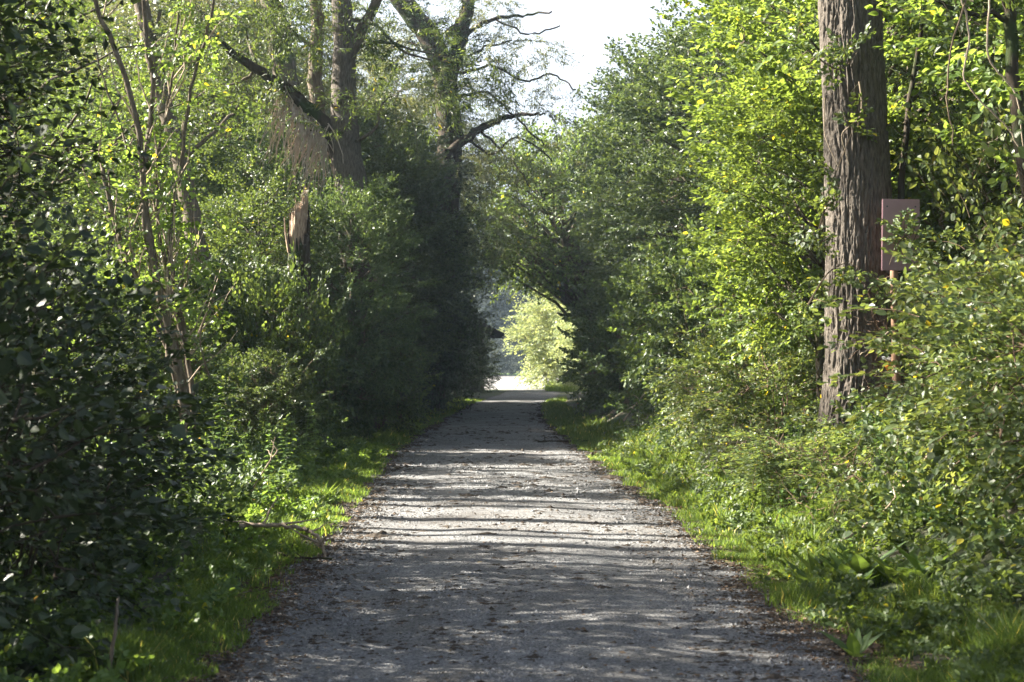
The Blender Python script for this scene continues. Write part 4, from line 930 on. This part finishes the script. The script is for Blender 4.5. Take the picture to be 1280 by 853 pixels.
# loose stones
n = 120000; y = (6.8 ** -1.2 + g.random(n) * (34. ** -1.2 - 6.8 ** -1.2)) ** (1 / -1.2); t = g.uniform(-1, 1, n); x = pcx(y) + t * (phw(y) + .02)
clump = fbm(x * 2.5, y * 1.2, 44, 4); k = g.random(n) < .25 + .75 * sstep(.4, .6, clump); x, y, t = x[k], y[k], t[k]; n = len(x)
s_ = g.lognormal(math.log(.0046), .45, n) * np.clip(y / 12, 1, 1.8); z = on_path(x, y)
O = np.array([[1, 0, 0], [0, 1, 0], [-1, 0, 0], [0, -1, 0], [0, 0, .8], [0, 0, -.6]], float); OF = np.array([[0, 1, 4], [1, 2, 4], [2, 3, 4], [3, 0, 4], [1, 0, 5], [2, 1, 5], [3, 2, 5], [0, 3, 5]])
V = O[None] * s_[:, None, None] * g.uniform(.6, 1.35, (n, 6, 3)); a = g.uniform(0, 2 * PI, n); ca, sa = np.cos(a)[:, None], np.sin(a)[:, None]
V = np.stack([V[..., 0] * ca - V[..., 1] * sa, V[..., 0] * sa + V[..., 1] * ca, V[..., 2]], -1) + np.stack([x, y, z], 1)[:, None]
mbx = MB(); mbx.add(V.reshape(-1, 3), (OF[None] + (np.arange(n) * 6)[:, None, None]).reshape(-1, 3), np.repeat(np.clip(g.beta(1.6, 2.2, n), 0, 1), 6))
tag(mbx.build('loose_gravel', M['stone']), 'loose grey stones scattered over the path', 'gravel', kind='stuff')

n = 16000; y = (6.8 ** -1.0 + g.random(n) * (60. ** -1.0 - 6.8 ** -1.0)) ** (1 / -1.0); t = g.uniform(-1, 1, n); t = np.where(g.random(n) < .45, np.sign(t) * (1 - np.abs(g.normal(0, .13, n))), t); x = pcx(y) + t * phw(y)
k = g.random(n) < sstep(.42, .62, fbm(x * 1.8, y * .9, 144, 4)) + .06 + .5 * (np.abs(t) > .86); x, y, t = x[k], y[k], t[k]; n = len(x)
s_ = g.lognormal(math.log(.010), .5, n) * np.clip(y / 12, 1, 2.2); z = on_path(x, y)
V = O[None] * s_[:, None, None] * g.uniform(.5, 1.5, (n, 6, 3)); V[..., 2] *= .6; V[..., 0] *= g.uniform(.6, 2.2, (n, 1)); V += np.stack([x, y, z], 1)[:, None]
mbx = MB(); mbx.add(V.reshape(-1, 3), (OF[None] + (np.arange(n) * 6)[:, None, None]).reshape(-1, 3), np.repeat(g.random(n), 6))
tag(mbx.build('soil_crumbs', M['crumb']), 'dark crumbs of soil and rotten leaf scattered on the gravel', 'soil', kind='stuff')

# ------------------------------------------------------------------ small plants
def nettle_proto(seed, h, mt):
    r = np.random.default_rng(seed); P, D, N, L = [], [], [], []; w_ = MB()
    st = limb(w_, [(0, 0, -.05), (r.normal(0, .03), r.normal(0, .03), h * .5), (r.normal(0, .07), r.normal(0, .07), h)], .006, .003, 5)
    z = .15
    k = 0
    while z < h:
        p = np.array([np.interp(z, st[:, 2], st[:, i]) for i in range(3)]); f = 1 - .55 * (z / h) ** 2
        for s_ in (0, PI):
            a = k * PI / 2 + s_ + r.normal(0, .2); P.append(p); D.append([math.cos(a), math.sin(a), r.uniform(-.35, .25)]); N.append([0, 0, 1]); L.append(.11 * f * r.uniform(.8, 1.2))
        z += .055; k += 1
    for _ in range(5): a = r.uniform(0, 2 * PI); P.append(st[-1]); D.append([math.cos(a), math.sin(a), .8]); N.append([0, 0, 1.]); L.append(.05)
    l_ = MB(); L = np.array(L); leaves(l_, np.array(P), np.array(D, float), np.array(N, float) + r.normal(0, .15, (len(P), 3)), L, L * .5, r.beta(2, 2, len(P)) * .93, True)
    return [('leaves', l_.mesh('nettle_leaves', M[mt])), ('stem', w_.mesh('nettle_stem', M['dock']))]
for i in range(4): PROTO['nettle%d' % i] = nettle_proto(i + 3, [.85, .7, .95, .6][i], 'nettle')
def dock_proto(seed, n_, ln):
    r = np.random.default_rng(seed); P, D, N, L = [], [], [], []
    for k in range(n_):
        a = k * 2.4 + r.normal(0, .2); P.append([0, 0, 0]); e = r.uniform(.5, 1.6); D.append([math.cos(a), math.sin(a), e]); N.append([-math.cos(a) * e, -math.sin(a) * e, 1]); L.append(ln * r.uniform(.6, 1.1))
    l_ = MB(); L = np.array(L); leaves(l_, np.array(P, float), np.array(D), np.array(N), L, L * .30, r.beta(2, 2, n_) * .9, True)
    return l_.mesh('dock_leaves', M['dock'])
DOCK = [dock_proto(i, 9, .24) for i in range(3)]
g = random.Random(4)
for i in range(46):
    u, v = g.gauss(0, .5), g.gauss(0, 1.7); x, y = -3.15 + u, 19.3 + v
    if abs(x) < 2.45: x = -2.45 - g.random() * .3
    put('nettle%d' % (i % 4), 'nettle', x, y, g.uniform(.8, 1.25), label='nettle in the bright clump on the left bank', cat='plant', group='nettles on the left bank')
for i in range(26):
    x, y = 2.75 + g.gauss(0, .35), 16.5 + g.gauss(0, 3.5)
    put('nettle%d' % (i % 4), 'nettle', max(x, 2.35), y, g.uniform(.5, .8), label='small nettle among the grass on the right bank', cat='plant', group='nettles on the right bank')
def docks(pts, label, group):
    for (x, y, s) in pts:
        o = link('dock_plant', DOCK[g.randrange(3)]); o.location = (x, y, float(H(x, y)) + .0); o.rotation_euler = (0, 0, g.uniform(0, 6)); o.scale = (s,) * 3; tag(o, label, 'plant', group)
docks([(2.08, 11.1, 1.5), (2.2, 11.3, 1.6), (2.34, 11.0, 1.7), (2.46, 11.2, 1.7), (2.6, 10.8, 1.5), (2.25, 10.7, 1.3), (2.75, 10.7, 1.5)], 'dock plant with upright green leaves in the lower right clump', 'dock plants at lower right')
docks([(1.84, 8.6, 1.0)], 'single dock plant at the gravel edge near the bottom right', None)
docks([(1.85, 16.6, .7), (2.0, 17.2, .8), (2.15, 16.2, .8), (2.4, 15.2, 1.0), (1.75, 18.6, .6)], 'small dock plant in the right grass strip', 'dock plants in the right grass')

# ------------------------------------------------------------------ haze
if HAZE:
    mb = MB(); x0, x1, y0, y1, z0, z1 = -170, 170, -40, 345, -1.4, 34
    V = [(x, y, z) for x in (x0, x1) for y in (y0, y1) for z in (z0, z1)]
    mb.add(V, [[0, 1, 3], [0, 3, 2], [4, 6, 7], [4, 7, 5], [0, 4, 5], [0, 5, 1], [2, 3, 7], [2, 7, 6], [0, 2, 6], [0, 6, 4], [1, 5, 7], [1, 7, 3]])
    m = bpy.data.materials.new('haze'); m.use_nodes = True; t = m.node_tree; t.nodes.remove(t.nodes['Principled BSDF'])
    pv = t.nodes.new('ShaderNodeVolumePrincipled'); pv.inputs['Color'].default_value = (.62, .80, 1, 1); pv.inputs['Density'].default_value = HAZE; pv.inputs['Anisotropy'].default_value = 0
    t.links.new(pv.outputs[0], t.nodes['Material Output'].inputs['Volume'])
    tag(mb.build('haze', m), kind='stuff')
